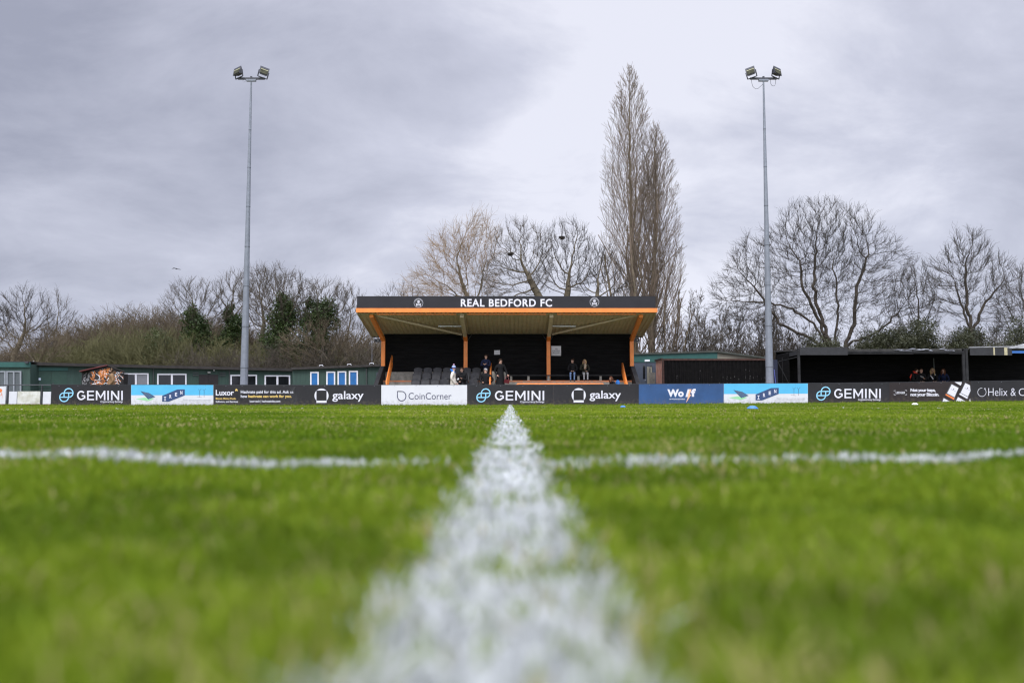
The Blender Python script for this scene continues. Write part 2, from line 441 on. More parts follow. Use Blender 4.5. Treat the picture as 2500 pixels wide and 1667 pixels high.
def twin_circle_board(x0, x1, t0, t1, b0, b1, label):
    r_ = board(x0, x1, t0, t1, b0, b1, b_black, label); f = rel(x0, x1, t0, t1, b0, b1)
    e_ = Print(YI); w = 2.6
    cx, cy = f(0.19, 0.50); rr = 10.6
    ux, uy, lx, ly = cx + 5.6, cy - 5.2, cx - 5.6, cy + 5.2
    e_.arc(ux, uy, rr, 180, -90, w); e_.arc(lx, ly, rr, 0, -270, w)
    e_.stroke([(lx, uy), (ux + rr, uy)], w, dy=.0006); e_.stroke([(lx - rr, ly), (ux, ly)], w, dy=.0012)
    e_.stroke([(lx, uy), (lx, ly)], w, dy=.0018); e_.stroke([(ux, uy), (ux, ly)], w, dy=.0024)
    e_.build('emblem', ink_cyan, r_)
    l = Print(YI); xa, ya = f(0.323, 0.285); xb, yb = f(0.896, 0.745)
    ya = f(0.6, 0.285)[1]; yb = f(0.6, 0.745)[1]
    k = (xb - xa) / 818.0
    def q(x, y): return (xa + (x - 1385) * k, ya + (y - 685) / 167.0 * (yb - ya))
    def lp(*pts): l.poly([q(*p_) for p_ in pts])
    g_ = [(1460 + 62 * math.cos(R(t)), 768.5 - 70 * math.sin(R(t))) for t in range(42, 325, 12)]
    l.stroke([q(*p_) for p_ in g_] , 27 * k); l.stroke([q(1468, 775), q(1524, 775)], 3.1, dy=.0006); l.stroke([q(1520, 770), q(1520, 822)], 27 * k, dy=.0009)
    lp((1565, 685), (1593, 685), (1593, 852), (1565, 852))
    for y_ in (685, 757, 829): lp((1593, y_), (1690 - (8 if y_ == 757 else 0), y_), (1690 - (8 if y_ == 757 else 0), y_ + 23), (1593, y_ + 23))
    lp((1722, 852), (1722, 685), (1748, 685), (1750, 740), (1748, 852)); lp((1866, 852), (1864, 740), (1866, 685), (1892, 685), (1892, 852))
    l.poly([q(1748, 685), q(1807, 786), q(1807, 830), q(1750, 738)]); l.poly([q(1866, 685), q(1864, 738), q(1807, 830), q(1807, 786)])
    lp((1927, 685), (1955, 685), (1955, 852), (1927, 852)); lp((2176, 685), (2203, 685), (2203, 852), (2176, 852))
    lp((1993, 685), (2020, 685), (2020, 852), (1993, 852)); lp((2113, 685), (2140, 685), (2140, 852), (2113, 852)); l.poly([q(2020, 685), q(2113, 806), q(2113, 852), q(2020, 731)])
    l.build('lettering', ink_white, r_)
    s_ = Print(YI); xa, _ = f(0.617, 0); ya = f(0.75, 0.765)[1]; yb2 = f(0.75, 0.89)[1]
    s_.text('Cryptocurrency Exchange', xa, xb, ya, yb2, bold=0.012); s_.build('small_lettering', ink_white, r_)
def solar_board(x0, x1, t0, t1, b0, b1, label):
    r_ = board(x0, x1, t0, t1, b0, b1, b_white, label); f = rel(x0, x1, t0, t1, b0, b1)
    s_ = Print(YI); g = .002
    s_.poly([f(g, 0.0), f(1 - g, 0.0), f(1 - g, 0.5), f(g, 0.5)]); s_.build('blue_band', b_sky, r_)
    def z5(x, y): return f((x - 1068) / 967.0, (y - 926) / 234.0)
    p = Print(YI)
    p.poly([z5(1120, 1086), z5(1225, 1070), z5(1340, 1082), z5(1275, 1110)], dy=.002); p.build('green_shape', ink_green, r_)
    p = Print(YI); p.poly([z5(1178, 996), z5(1280, 1018), z5(1354, 1063), z5(1270, 1090)], dy=.003)
    p.mi(1)
    for k in range(3):
        t = 0.25 + 0.25 * k
        p.stroke([z5(1178 + (1280 - 1178) * t, 996 + 22 * t), z5(1270 + 84 * t, 1090 - 27 * t)], 0.35, dy=.004)
    p.build('panel_picture', [ink_panel, ink_grey], r_)
    p = Print(YI); p.poly([z5(1433, 1050), z5(1610, 977), z5(1699, 975), z5(1699, 1045), z5(1507, 1118), z5(1433, 1117)], dy=.003); bn = p.build('banner', ink_banner, r_)
    p = Print(YI)
    for ch, cx, cy in (('R', 1532, 1057), ('E', 1597, 1034), ('N', 1659, 1014)):
        a = z5(cx - 13, cy - 21); b = z5(cx + 13, cy + 21)
        p.text(ch, a[0], b[0], a[1], b[1], bold=0.03, dy=.0045); p.build('letter', ink_white, bn); p = Print(YI)
    a = z5(1467, 1063); b = z5(1467, 1103)
    p.stroke([a, b], 1.7, dy=.0045)
    for q in (1064, 1102): p.stroke([z5(1454, q), z5(1480, q)], 1.4, dy=.0052)
    p.build('letter', ink_white, bn)
    p = Print(YI)
    for tx in (1874, 1926):
        p.stroke([z5(tx, 990), z5(tx, 1066)], .7, dy=.003)
        for dx, dyy in ((20, -24), (-16, -20), (2, 26)): p.stroke([z5(tx, 992), z5(tx + dx, 992 + dyy)], .55, dy=.0036)
    p.stroke([z5(1840, 1058), z5(1900, 1066)], .4, dy=.0042)
    p.build('turbine_picture', ink_navy, r_)
    p = Print(YI); a = z5(1676, 1088); b = z5(2003, 1110)
    p.text('Bitcoin mining, powered responsibly', a[0], b[0], a[1], b[1], shear=0.3, bold=-0.004, dy=.002); p.stroke([z5(1676, 1115), z5(2000, 1115)], .35, dy=.002)
    p.build('small_lettering', ink_grey, r_)
def disc_board(x0, x1, t0, t1, b0, b1, label):
    r_ = board(x0, x1, t0, t1, b0, b1, b_black, label); f = rel(x0, x1, t0, t1, b0, b1)
    L = x1 - x0; cx, cy = f(0.298, 0.505); s_ = L / 208.0
    p = Print(YI); p.disc(cx, cy + 0.3, 17.3 * s_)
    p.mi(1); p.poly([(cx - 12.4, cy - 12.4), (cx + 12.4, cy - 12.4), (cx + 12.4, cy + 17.8), (cx - 12.4, cy + 17.8)], dy=.001)
    p.mi(0); p.poly([(cx - 12.4, cy + 12.6), (cx + 12.4, cy + 12.6), (cx + 12.4, cy + 17.8), (cx - 12.4, cy + 17.8)], dy=.002)
    p.build('emblem', [ink_white, b_black], r_)
    p = Print(YI); xa = f(0.425, 0)[0]; xb = f(0.792, 0)[0]; ya = f(0.6, 0.29)[1]; yb = f(0.6, 0.80)[1]
    p.text('galaxy', xa, xb, ya, yb, bold=0.012); p.build('lettering', ink_white, r_)

twin_circle_board(125, 320, 939, 939.4, 989, 989.5, 'black board with light blue double ring emblem beside the white gate panels')
solar_board(320, 521, 939.4, 939.6, 989.5, 989.7, 'sky blue and white board with solar panel picture, left of the first tall mast')
# black board with small gold and white lines of text
r_ = board(521, 723, 939.6, 940, 989.7, 989.8, b_black, 'black board with lines of small white and gold text below the left mast')
def z2(x, y): return (500 + x / 3.734, 600 + y / 3.734)
p = Print(YI); 
def zt(pr, txt, x0, x1, y0, y1, **k):
    a = z2(x0, y0); b = z2(x1, y1); pr.text(txt, a[0], b[0], a[1], b[1], **k)
zt(p, 'Luxor', 100, 265, 1312, 1363, bold=0.02)
p.build('large_lettering', ink_white, r_)
p = Print(YI); p.poly([z2(286, 1298), z2(292, 1312), z2(288, 1322), z2(275, 1322)]); p.poly([z2(292, 1300), z2(302, 1322), z2(292, 1322)]); p.build('emblem', ink_gold, r_)
p = Print(YI); zt(p, 'Hashrate paid for this ad. Ask us', 328, 807, 1317, 1352, bold=0.02); zt(p, 'how', 328, 387, 1357, 1384, bold=0.02)
p.build('lettering', ink_white, r_); p = Print(YI); zt(p, 'Software, and Services', 100, 303, 1410, 1431, bold=0.015); p.build('lettering', ink_white, r_); p = Print(YI); zt(p, 'luxor.tech | hashrateindex.com', 410, 688, 1405, 1432, bold=0.015); p.build('lettering', ink_white, r_)
p = Print(YI); zt(p, 'hashrate can work for you.', 398, 793, 1357, 1391, bold=0.02); p.build('lettering', ink_gold, r_); p = Print(YI); zt(p, 'Bitcoin Mining Pools,', 100, 285, 1383, 1405, bold=0.015); p.build('lettering', ink_gold, r_)
p = Print(YI)
for k in range(9):
    p.stroke([(707 + k * 1.7 + 3.5 * math.sin(q * .9 + k * .35) + q * .3, 943 + q * 5.0) for q in range(10)], 0.28)
p.build('wave_pattern', ink_dim, r_)
disc_board(723, 930.8, 940, 939.8, 989.8, 990.5, 'black board with white disc emblem and rounded lettering, left of the plain white board')
r_ = board(930.8, 1140.4, 939.8, 939.5, 990.8, 990.4, b_white, 'white board with thin navy lettering and a drop shaped outline emblem')
def z3(x, y): return (850 + x / 4.9, 680 + y / 4.9)
p = Print(YI); a = z3(640, 1406); q = 10.4
p.stroke([(a[0] - q, a[1] - 11.6)] + [(a[0] + q * math.cos(R(t)), a[1] - 11.6 * math.sin(R(t))) for t in range(90, -181, -12)] + [(a[0] - q, a[1] - 11.6), (a[0], a[1] - 11.6)], 2.2)
p.build('emblem', ink_navy, r_)
p = Print(YI); a = z3(722, 1364); b = z3(1236, 1445); p.text('CoinCorner', a[0], b[0], a[1], b[1], bold=0.0); p.build('lettering', ink_navy, r_)
twin_circle_board(1140.4, 1350.5, 939.5, 939.2, 990.4, 989.6, 'black board with light blue double ring emblem, right of the plain white board')
disc_board(1350.5, 1559.5, 939.2, 938, 989.6, 988.6, 'black board with white disc emblem and rounded lettering, left of the royal blue board')
r_ = board(1559.5, 1767, 937.4, 936.6, 988.6, 987.0, b_blue, 'royal blue board with bold white word broken by a lightning bolt')
def z5(x, y): return (1540 + x / 4.704, 740 + y / 4.704)
p = Print(YI)
def z5t(pr, txt, x0, x1, y0, y1, **k):
    a = z5(x0, y0); b = z5(x1, y1); pr.text(txt, a[0], b[0], a[1], b[1], **k)
z5t(p, 'Wo', 420, 608, 988, 1076, bold=0.05); p.build('lettering', ink_white, r_); p = Print(YI); z5t(p, 'f', 692, 746, 982, 1073, bold=0.05); p.build('lettering', ink_white, r_)
p = Print(YI); z5t(p, "IN WOLF'S CLOTHING", 446, 622, 1094, 1107, bold=0.03); p.build('small_lettering', ink_white, r_)
p = Print(YI); p.poly([z5(654, 987), z5(676, 987), z5(655, 1060), z5(658, 1076), z5(628, 1076)])
p.mi(1); p.poly([z5(676, 987), z5(697, 987), z5(676, 1050), z5(693, 1050), z5(634, 1146), z5(655, 1078), z5(655, 1060)]); p.build('lightning_bolt', [ink_white, ink_peach], r_)
solar_board(1767, 1972.5, 936.6, 935.8, 986.8, 985.6, 'sky blue and white board with solar panel picture, at the foot of the right mast')
twin_circle_board(1972.5, 2171, 935.8, 933.8, 985.6, 983.8, 'black board with light blue double ring emblem, in front of the black roofed shelter')
r_ = board(2171, 2370, 933.8, 931.2, 983.8, 981.6, b_brown, 'dark brown board with white two line slogan and tilted white device pictures')
def z8(x, y): return (2180 + x / 7.35, 840 + y / 7.35)
def z8t(pr, txt, x0, x1, y0, y1, **k):
    a = z8(x0, y0); b = z8(x1, y1); pr.text(txt, a[0], b[0], a[1], b[1], **k)
p = Print(YI); z8t(p, 'LEDGER', 52, 220, 850, 890, bold=0.02)
for pts in (((20, 850), (20, 832), (52, 832)), ((215, 828), (247, 828), (247, 848)), ((20, 890), (20, 910), (52, 910)), ((215, 908), (247, 908), (247, 888))):
    p.stroke([z8(*q) for q in pts], .8)
p.build('emblem', ink_white, r_)
p = Print(YI); z8t(p, 'Not your keys,', 315, 765, 795, 868, bold=0.035, spacing=.92); p.build('lettering', ink_white, r_); p = Print(YI); z8t(p, 'not your Bitcoin.', 315, 830, 872, 948, bold=0.035, spacing=.92); p.build('lettering', ink_white, r_)
p = Print(YI)
for pts in ([(1045, 703), (1188, 775), (1098, 1002), (938, 910)], [(1290, 684), (1388, 735), (1394, 850), (1345, 985), (1186, 905)], [(900, 955), (1045, 1035), (1050, 1056), (872, 1056)], [(1160, 938), (1312, 1022), (1300, 1056), (1105, 1056)]):
    p.poly([z8(*q) for q in pts])
p.mi(1)
for pts in ([(1055, 722), (1176, 786), (1104, 950), (972, 880)], [(1300, 698), (1384, 740), (1390, 840), (1345, 936), (1216, 872)], [(1205, 876), (1345, 950), (1332, 980), (1190, 900)],
            [(1105, 679), (1235, 679), (1228, 715), (1215, 742)], [(912, 968), (1034, 1035), (1040, 1054), (882, 1054)], [(1168, 948), (1304, 1026), (1292, 1054), (1117, 1054)], [(1384, 968), (1394, 1040), (1357, 1048)]):
    p.poly([z8(*q) for q in pts], dy=.0015)
p.mi(2); p.poly([z8(950, 890), z8(1103, 966), z8(1092, 998), z8(943, 914)], dy=.002)
p.mi(0)
for cx, cy in ((1090, 806), (1340, 788)):
    p.poly([z8(cx - 9, cy - 8), z8(cx + 9, cy - 8), z8(cx + 9, cy + 10), z8(cx - 9, cy + 10)], dy=.003)
    p.stroke([z8(cx - 52, cy), z8(cx + 45, cy + 46)], .5, dy=.003); 
p.build('device_picture', [ink_dim, ink_white, ink_orange], r_)
r_ = board(2370, 2580, 931.2, 928, 981.6, 979, b_black, 'black board with thin white ring emblem and thin lettering, at the right edge')
p = Print(YI); a = z8(1597, 861); p.arc(a[0], a[1], 10.2, 55, -275, 1.0); a2 = z8(1650, 800); p.arc(a2[0], a2[1], 1.5, 0, 360, .8, 12); p.build('emblem', ink_white, r_)
p = Print(YI); z8t(p, 'Helix &', 1712, 2205, 788, 926, bold=-0.012); p.build('lettering', ink_white, r_); p = Print(YI); z8t(p, 'C', 2258, 2370, 793, 926, bold=-0.012); p.build('lettering', ink_white, r_)

# white gates and rail left of the boards
gate_white = mat('weathered_white_panel', (0.66, 0.655, 0.63), 0.6, 0.0, 3, col2=(0.40, 0.385, 0.30), bump=0.05)
gate_clean = mat('pale_grey_panel', (0.60, 0.60, 0.64), 0.6, 0.05, 3)
def rect(mb, x0, x1, y0, y1, Y, th):
    a = W(x0, y1, Y); b = W(x1, y0, Y); mb.box(a[0], b[0], Y, Y + th, a[2], b[2]); return mb
br = thing('pitch_barrier', W(60, 988, YB), 'black tube pitch barrier with white infill panels at the left edge', 'barrier')
t = MB()
t.tube([W(-90, 939.5, YB), W(60, 939.8, YB), W(124.5, 939.8, YB)], .028); t.build('top_rail', dark_steel, br)
for px, w in ((17.5, 2.6), (101, 2.2), (-60, 2.2)):
    t = MB(); rect(t, px - w, px + w, 940, 990, YB - .02, .06); t.build('post', dark_steel, br)
for x0, x1, y0, y1, mm in ((-50, 14.6, 943, 986, gate_clean), (21, 41.5, 955.5, 986, gate_clean), (41.7, 98.5, 955, 986, gate_white), (104, 124.5, 956, 986, gate_clean)):
    t = MB(); rect(t, x0, x1, y0, y1, YB + .006, .02); pn = t.build('infill_panel', mm, br)
    if x0 < 0:
        p = Print(YB + .003); 
        p.disc(0.8, 953, 4.5); p.stroke([(-4, 960), (2, 956), (4.5, 962), (1, 966)], 1.6, dy=.001); p.stroke([(5.2, 962), (5.6, 972)], .6, dy=.001); p.build('orange_motif', ink_orange, pn)
t = MB(); rect(t, -50, 124.5, 986.1, 990.5, YB + .004, .05); t.build('plinth', mat('reddish_plinth', (0.20, 0.11, 0.075), .9, .3, 6), br)
t = MB(); t.tube([W(129.5, 940, YB + .03), W(129.8, 933.5, YB + .03)], .02); t.build('rail_end', dark_steel, br)

# ------------------------------------------------------------------ the grandstand
S = 0.889                     # depth scale: roof front, posts, wall, roof back
YF, YP, YWALL, YR = 42.7, 46.42, 46.75, 47.45
stand = thing('grandstand', (WX(1238, 983, 44.5), 44.5, 0), 'black grandstand with orange posts, sloping roof and club name on its fascia', 'grandstand')
zf_t, zf_b = WZ(723, YF), WZ(752.6, YF)
fx0, fx1 = WX(871.4, 740, YF), WX(1600.5, 740, YF)
mb = MB(); mb.box(fx0, fx1, YF, YF + .08, zf_b + .01, zf_t)
fasc = mb.build('fascia', mat('fascia_black', (0.017, 0.016, 0.020), .55, .18, 1.2, .03, 40, spec=.3), stand)
p = Print(YF - .003); p.text('REAL BEDFORD FC', 1125, 1347.8, 729.8, 748.8, bold=0.024, spacing=1.12); p.build('lettering', ink_white, fasc)
def crest(cx, cy):
    p = Print(YF - .003)
    p.disc(cx, cy, 11.2, 30); p.mi(1); p.disc(cx, cy, 10.6, 30, dy=.001)
    p.mi(2); p.arc(cx, cy, 7.7, 0, 360, .25, 30, dy=.002)
    for k in range(13):
        a = R(35 + k * 9.2)
        c = (cx + 9.1 * math.cos(a), cy - 9.1 * math.sin(a)); p.poly([(c[0] - .5, c[1] - .75), (c[0] + .5, c[1] - .75), (c[0] + .5, c[1] + .75), (c[0] - .5, c[1] + .75)], dy=.002)
    for k in range(9):
        a = R(232 + k * 9.5)
        c = (cx + 9.1 * math.cos(a), cy - 9.1 * math.sin(a)); p.poly([(c[0] - .3, c[1] - .4), (c[0] + .3, c[1] - .4), (c[0] + .3, c[1] + .4), (c[0] - .3, c[1] + .4)], dy=.002)
    p.mi(0)
    p.poly([(cx + 3.5 * math.cos(R(t)), cy - 2.7 - 3.3 * math.sin(R(t))) for t in range(-20, 201, 20)] + [(cx - 1.8, cy + .2), (cx - 1.7, cy + 1.7), (cx + 1.7, cy + 1.7), (cx + 1.8, cy + .2)], dy=.002)
    for s_ in (-1, 1):
        p.stroke([(cx - 5 * s_, cy + 2.6), (cx + 5 * s_, cy + 6.0)], 1.3, dy=.0025 + .0005 * s_)
        for ex, ey in ((-5 * s_, 2.6), (5 * s_, 6.0)):
            p.disc(cx + ex, cy + ey - .7, .9, 8, dy=.0035); p.disc(cx + ex, cy + ey + .7, .9, 8, dy=.0042)
    p.mi(1)
    for s_ in (-1, 1): p.disc(cx + 1.45 * s_, cy - 2.1, 1.0, 10, dy=.005)
    p.poly([(cx, cy - 1.2), (cx + .6, cy + .1), (cx - .6, cy + .1)], dy=.005)
    p.build('crest', [ink_white, mat('crest_black', (0.012, 0.011, 0.013), .5, .1), ink_grey], fasc)
crest(1021.7, 739.6); crest(1451.3, 737.4)
mb = MB(); mb.box(WX(869.4, 758, YF), WX(1604.6, 758, YF), YF - .06, YF + .1, WZ(762.8, YF), zf_b); mb.build('front_beam', orange, stand)
# roof sheet: corrugated, sloping down to the back
zs_f, zs_b = WZ(764.5, YF + .1), WZ(822.4, YR)
rx0, rx1 = WX(870.5, 764, YF), WX(1603.5, 764, YF)
def roof_z(y): return zs_f + (zs_b - zs_f) * (y - YF - .1) / (YR - YF - .1)
vs, fs = [], []
prof = []; x = rx0; 
while x < rx1 - .2:
    prof += [(x, 0), (x + .10, 0), (x + .125, .035), (x + .20, .035)]; x += .225
prof.append((rx1, 0))
for y in (YF + .1, YR):
    for px_, dz_ in prof: vs.append((px_, y, roof_z(y) + dz_))
n = len(prof)
for i in range(n - 1): fs.append((i, i + 1, n + i + 1, n + i))
vs2 = [(a, b, c + .09) for a, b, c in vs]; 
mb = MB(); mb.add(vs, fs); mb.add(vs2, [f[::-1] for f in fs]); mb.build('roof_sheet', cream_steel, stand)
for xx in (rx0 + .02, rx1 - .02):
    mb = MB(); mb.bar((xx, YF + .1, roof_z(YF + .1) + .04), (xx, YR, roof_z(YR) + .04), .05, .17); mb.build('verge_trim', cream_beam, stand)
mb = MB(); mb.box(rx0 + .03, rx1 - .03, YR + .01, YR + .06, zs_b - .03, zs_b + .14); mb.build('gutter', dark_steel, stand)
# rafters and posts
post_px = [(936.0, 906.5), (1137.0, 1127.5), (1339.0, 1346.6), (1542.0, 1565.0)]
XPOST = []
for k, (pp, fp) in enumerate(post_px):
    xp, xf = WX(pp, 860, YP), WX(fp, 773, YF + .35)
    XPOST.append(xp)
    ztop = WZ(833, YP)
    zr_f, zr_b = WZ(772.5, YF + .35), WZ(829, YP)
    outer = k in (0, 3)
    mb = MB(); w = .20
    y1 = YP - .08; f_ = .80
    xq, yq, zq = xf + (xp - xf) * f_, YF + .35 + (y1 - YF - .35) * f_, zr_f + (zr_b - zr_f) * f_
    mb.bar((xf, YF + .35, zr_f + .04), (xq, yq, zq), w if outer else .20, .2)
    mb.build('rafter', orange if outer else cream_beam, stand)
    mb = MB(); mb.bar((xq, yq, zq), (xp, y1 + .04, zr_b - .02), w + .004, .215); mb.build('rafter_end', orange, stand)
    z0 = 1.5 if outer else (1.95 if k == 1 else WZ(924.5, YP))
    if outer: z0 = 0.0
    mb = MB(); mb.box(xp - .103, xp + .103, YP - .13, YP + .09, z0, ztop + .02); mb.build('post', orange, stand)
    if k == 2:
        mb = MB(); mb.box(xp - .13, xp + .13, YP - .16, YP + .10, 1.2, z0); mb.build('post_footing', concrete, stand)
    mb = MB(); mb.bar((xf, YF + .36, zr_f + .12), (xf, YF + .36, zr_f + .30), .035, .02, (0, 1, 0)); 
    mb.box(xf - .10, xf + .10, YF + .25, YF + .34, zr_f + .285, zr_f + .30); mb.build('bracket', steel, stand)
    for s_ in (-1, 1):
        if outer: continue
        mb = MB(); mb.bar((xp + s_ * .1, YP, ztop + .03), (xp + s_ * .32, YWALL - .05, ztop + .42), .04, .04); mb.build('knee_brace', dark_steel, stand)
for x0, x1 in ((920, 1113.5), (1140, 1333.5), (1360, 1552.5)):
    mb = MB(); mb.box(WX(x0, 767, YF + .3), WX(x1, 767, YF + .3), YF + .22, YF + .32, WZ(768.8, YF + .3), WZ(765, YF + .3)); mb.build('purlin', orange, stand)
for (ax, ay), (bx, by) in (((922, 770.5), (1127, 817.2)), ((1553.5, 769), (1348.5, 816.4))):
    mb = MB(); mb.bar(W(ax, ay, YF + .45), W(bx, by, YP - .25), .09, .09); mb.build('roof_brace', cream_beam, stand)
lamp_m = mat('tube_light_casing', (0.55, 0.56, 0.58), .4, .05)
for x0, x1, yy in ((1070, 1126, 802), (1349, 1405.5, 799)):
    a, b = W(x0, yy, 45.0), W(x1, yy, 45.0)
    zz = roof_z(45.0) - .07
    mb = MB(); mb.bar((a[0], 45.0, zz), (b[0], 45.0, zz), .12, .07); mb.build('tube_light', lamp_m, stand)
# back wall of horizontal boards
xw0, xw1 = XPOST[0] - .02, XPOST[3] + .02
mb = MB(); zt_ = roof_z(YWALL) - .015; z = 1.2; i = 0
while z < zt_:
    z2_ = min(z + .145, zt_); mb.box(xw0, xw1, YWALL + (.006 if i % 2 else 0), YWALL + .05, z, z2_ - .006); z += .145; i += 1
mb.box(xw0, xw1, YWALL + .055, YWALL + .09, 1.1, zt_); mb.build('back_wall', black_paint, stand)
# terrace
TR = [(42.95, 0.30), (43.75, 0.65), (44.55, 1.0), (45.35, 1.33)]
tx0, tx1 = XPOST[0] + .12, XPOST[3] - .12
mb = MB(); nb = MB()
for i, (y, z) in enumerate(TR):
    y2 = TR[i + 1][0] if i < 3 else YWALL - .01
    mb.box(tx0, tx1, y, y2, 0 if i == 0 else TR[i - 1][1] - .3, z)
mb.build('terrace', concrete, stand)
for i, (y, z) in enumerate(TR):
    nb = MB(); nb.box(tx0 + .01, tx1 - .01, y - .012, y + .06, z - .075, z + .006); nb.build('step_nosing', mat('worn_orange_paint', (0.55, 0.17, 0.06), .7, .0, 5, col2=(0.33, 0.17, 0.10)), stand)
mb = MB(); mb.box(tx0, WX(1236, 900, 46.5), 46.2, YWALL - .012, 1.331, WZ(907.8, 46.2)); mb.build('rear_kerb', concrete, stand)
# bench on the right of the stand
mb = MB(); mb.box(WX(1242, 920, 45.9), tx1 - .02, 45.72, 46.06, 1.60, 1.65); bz = mb.build('bench', black_wood, stand)
for px in (1248, 1290, 1339, 1412, 1466, 1525):
    mb = MB(); xx = WX(px, 928, 45.9); mb.box(xx - .06, xx + .06, 45.78, 46.0, 1.33, 1.599); mb.build('bench_support', concrete, stand)
# orange rails
def rail(pts_list, r=.046, name='handrail'):
    mb = MB()
    for pts in pts_list: mb.tube(pts, r, 8)
    return mb.build(name, orange, stand, True)
def stair_rail(px_b, py_b, px_f, Yb_=45.9, Yf_=43.1, bar=True):
    top_b = W(px_b, py_b, Yb_); xf = WX(px_f, 938, Yf_); zf = top_b[2] - 1.48
    mid = lambda d: ((top_b[0], Yb_, top_b[2] - d), (xf, Yf_, zf - d))
    a0, a1 = mid(0); b0, b1 = mid(.27); c0, c1 = mid(.54)
    rail([[c0, a0, a1, c1], [b0, b1], [c0, c1]])
stair_rail(957.3, 868.5, 943.5); stair_rail(1519.5, 887, 1534); 
xm = WX(1198.5, 910, 44.8)
rail([[(xm - .02, 45.6, 1.3), (xm - .02, 45.6, WZ(888, 45.6)), (xm, 43.2, WZ(930, 43.2)), (xm, 43.2, .3)], [(xm - .02, 45.6, WZ(902, 45.6)), (xm, 43.2, WZ(944, 43.2))]])
mb = MB(); mb.box(WX(1202, 920, 44.9), WX(1208.5, 920, 44.9), 44.4, 45.3, .5, WZ(907, 44.9)); mb.build('stair_wall', concrete, stand)
zr = WZ(937, 42.9)
rail([[(WX(1258, 940, 42.9), 42.9, zr - .12), (WX(1264, 937, 42.9), 42.9, zr), (WX(1472, 937, 42.9), 42.9, zr), (WX(1479, 941, 42.9), 42.9, zr - .16)]] +
     [[(WX(q, 940, 42.9), 42.9, 0), (WX(q, 940, 42.9), 42.9, zr)] for q in (1264, 1317, 1370, 1424, 1472)], .042, 'front_rail')
for xa, s_ in ((XPOST[0] - .06, 1), (XPOST[3] + .06, -1)):
    mb = MB(); mb.prism([(xa, 43.0, 0), (xa, 46.25, 0), (xa, 46.25, WZ(894, 46)), (xa, 45.7, WZ(894, 46)), (xa, 43.0, .75)], (.22 * s_, 0, 0)); mb.build('stringer_wall', black_wood, stand)

# loudspeakers under the roof corners
for k, (x0, x1, y0, y1) in enumerate(((914, 929, 827, 834.6), (1548, 1561, 826, 834))):
    a = W(x0, y1, YP + .1); b = W(x1, y0, YP + .1)
    sp = thing('loudspeaker', ((a[0] + b[0]) / 2, YP + .1, a[2]), ('small black loudspeaker under the left corner of the stand roof', 'small black loudspeaker under the right corner of the stand roof')[k], 'loudspeaker', 'loudspeakers at the roof corners')
    mb = MB(); mb.prism([(a[0], YP + .1, a[2]), (b[0], YP + .1, a[2]), (b[0], YP + .1, b[2]), (a[0], YP + .1, b[2])], (0, .22, 0)); mb.build('cabinet', dark_steel, sp)
    c = ((a[0] + b[0]) / 2 + .03, YP + .1, (a[2] + b[2]) / 2)
    mb = MB(); mb.ball((c[0], c[1] - .005, c[2]), (.03, .012, .03)); mb.build('tweeter', white_pvc, sp)
    mb = MB(); mb.bar((c[0], YP + .2, b[2]), (c[0], YP + .2, roof_z(YP + .2) - .01), .03, .03); mb.build('bracket', dark_steel, sp)
# notices on the back wall
def notice(x0, x1, y0, y1, label, lines, Y=YWALL - .02):
    a = W(x0, y1, Y); b = W(x1, y0, Y)
    o = thing('notice_sign', ((a[0] + b[0]) / 2, Y, a[2]), label, 'sign', None)
    mb = MB(); mb.box(a[0], b[0], Y, Y + .012, a[2], b[2]); mb.build('sheet', b_white, o)
    p = Print(Y - .003)
    for txt, u0, u1, v0, v1 in lines:
        p.text(txt, x0 + (x1 - x0) * u0, x0 + (x1 - x0) * u1, y0 + (y1 - y0) * v0, y0 + (y1 - y0) * v1, bold=.02); p.build('lettering', ink_dim, o); p = Print(Y - .003)
    return o
notice(1346, 1369.6, 844.5, 868.3, 'square white notice in capital letters on the black wall beside an orange post', [('NO', .38, .66, .24, .37), ('STANDING', .1, .9, .43, .56), ('ALLOWED', .13, .87, .62, .75)])
o = notice(1206.5, 1220.5, 855, 865.7, 'small blank looking white paper pinned to the black back wall', [])

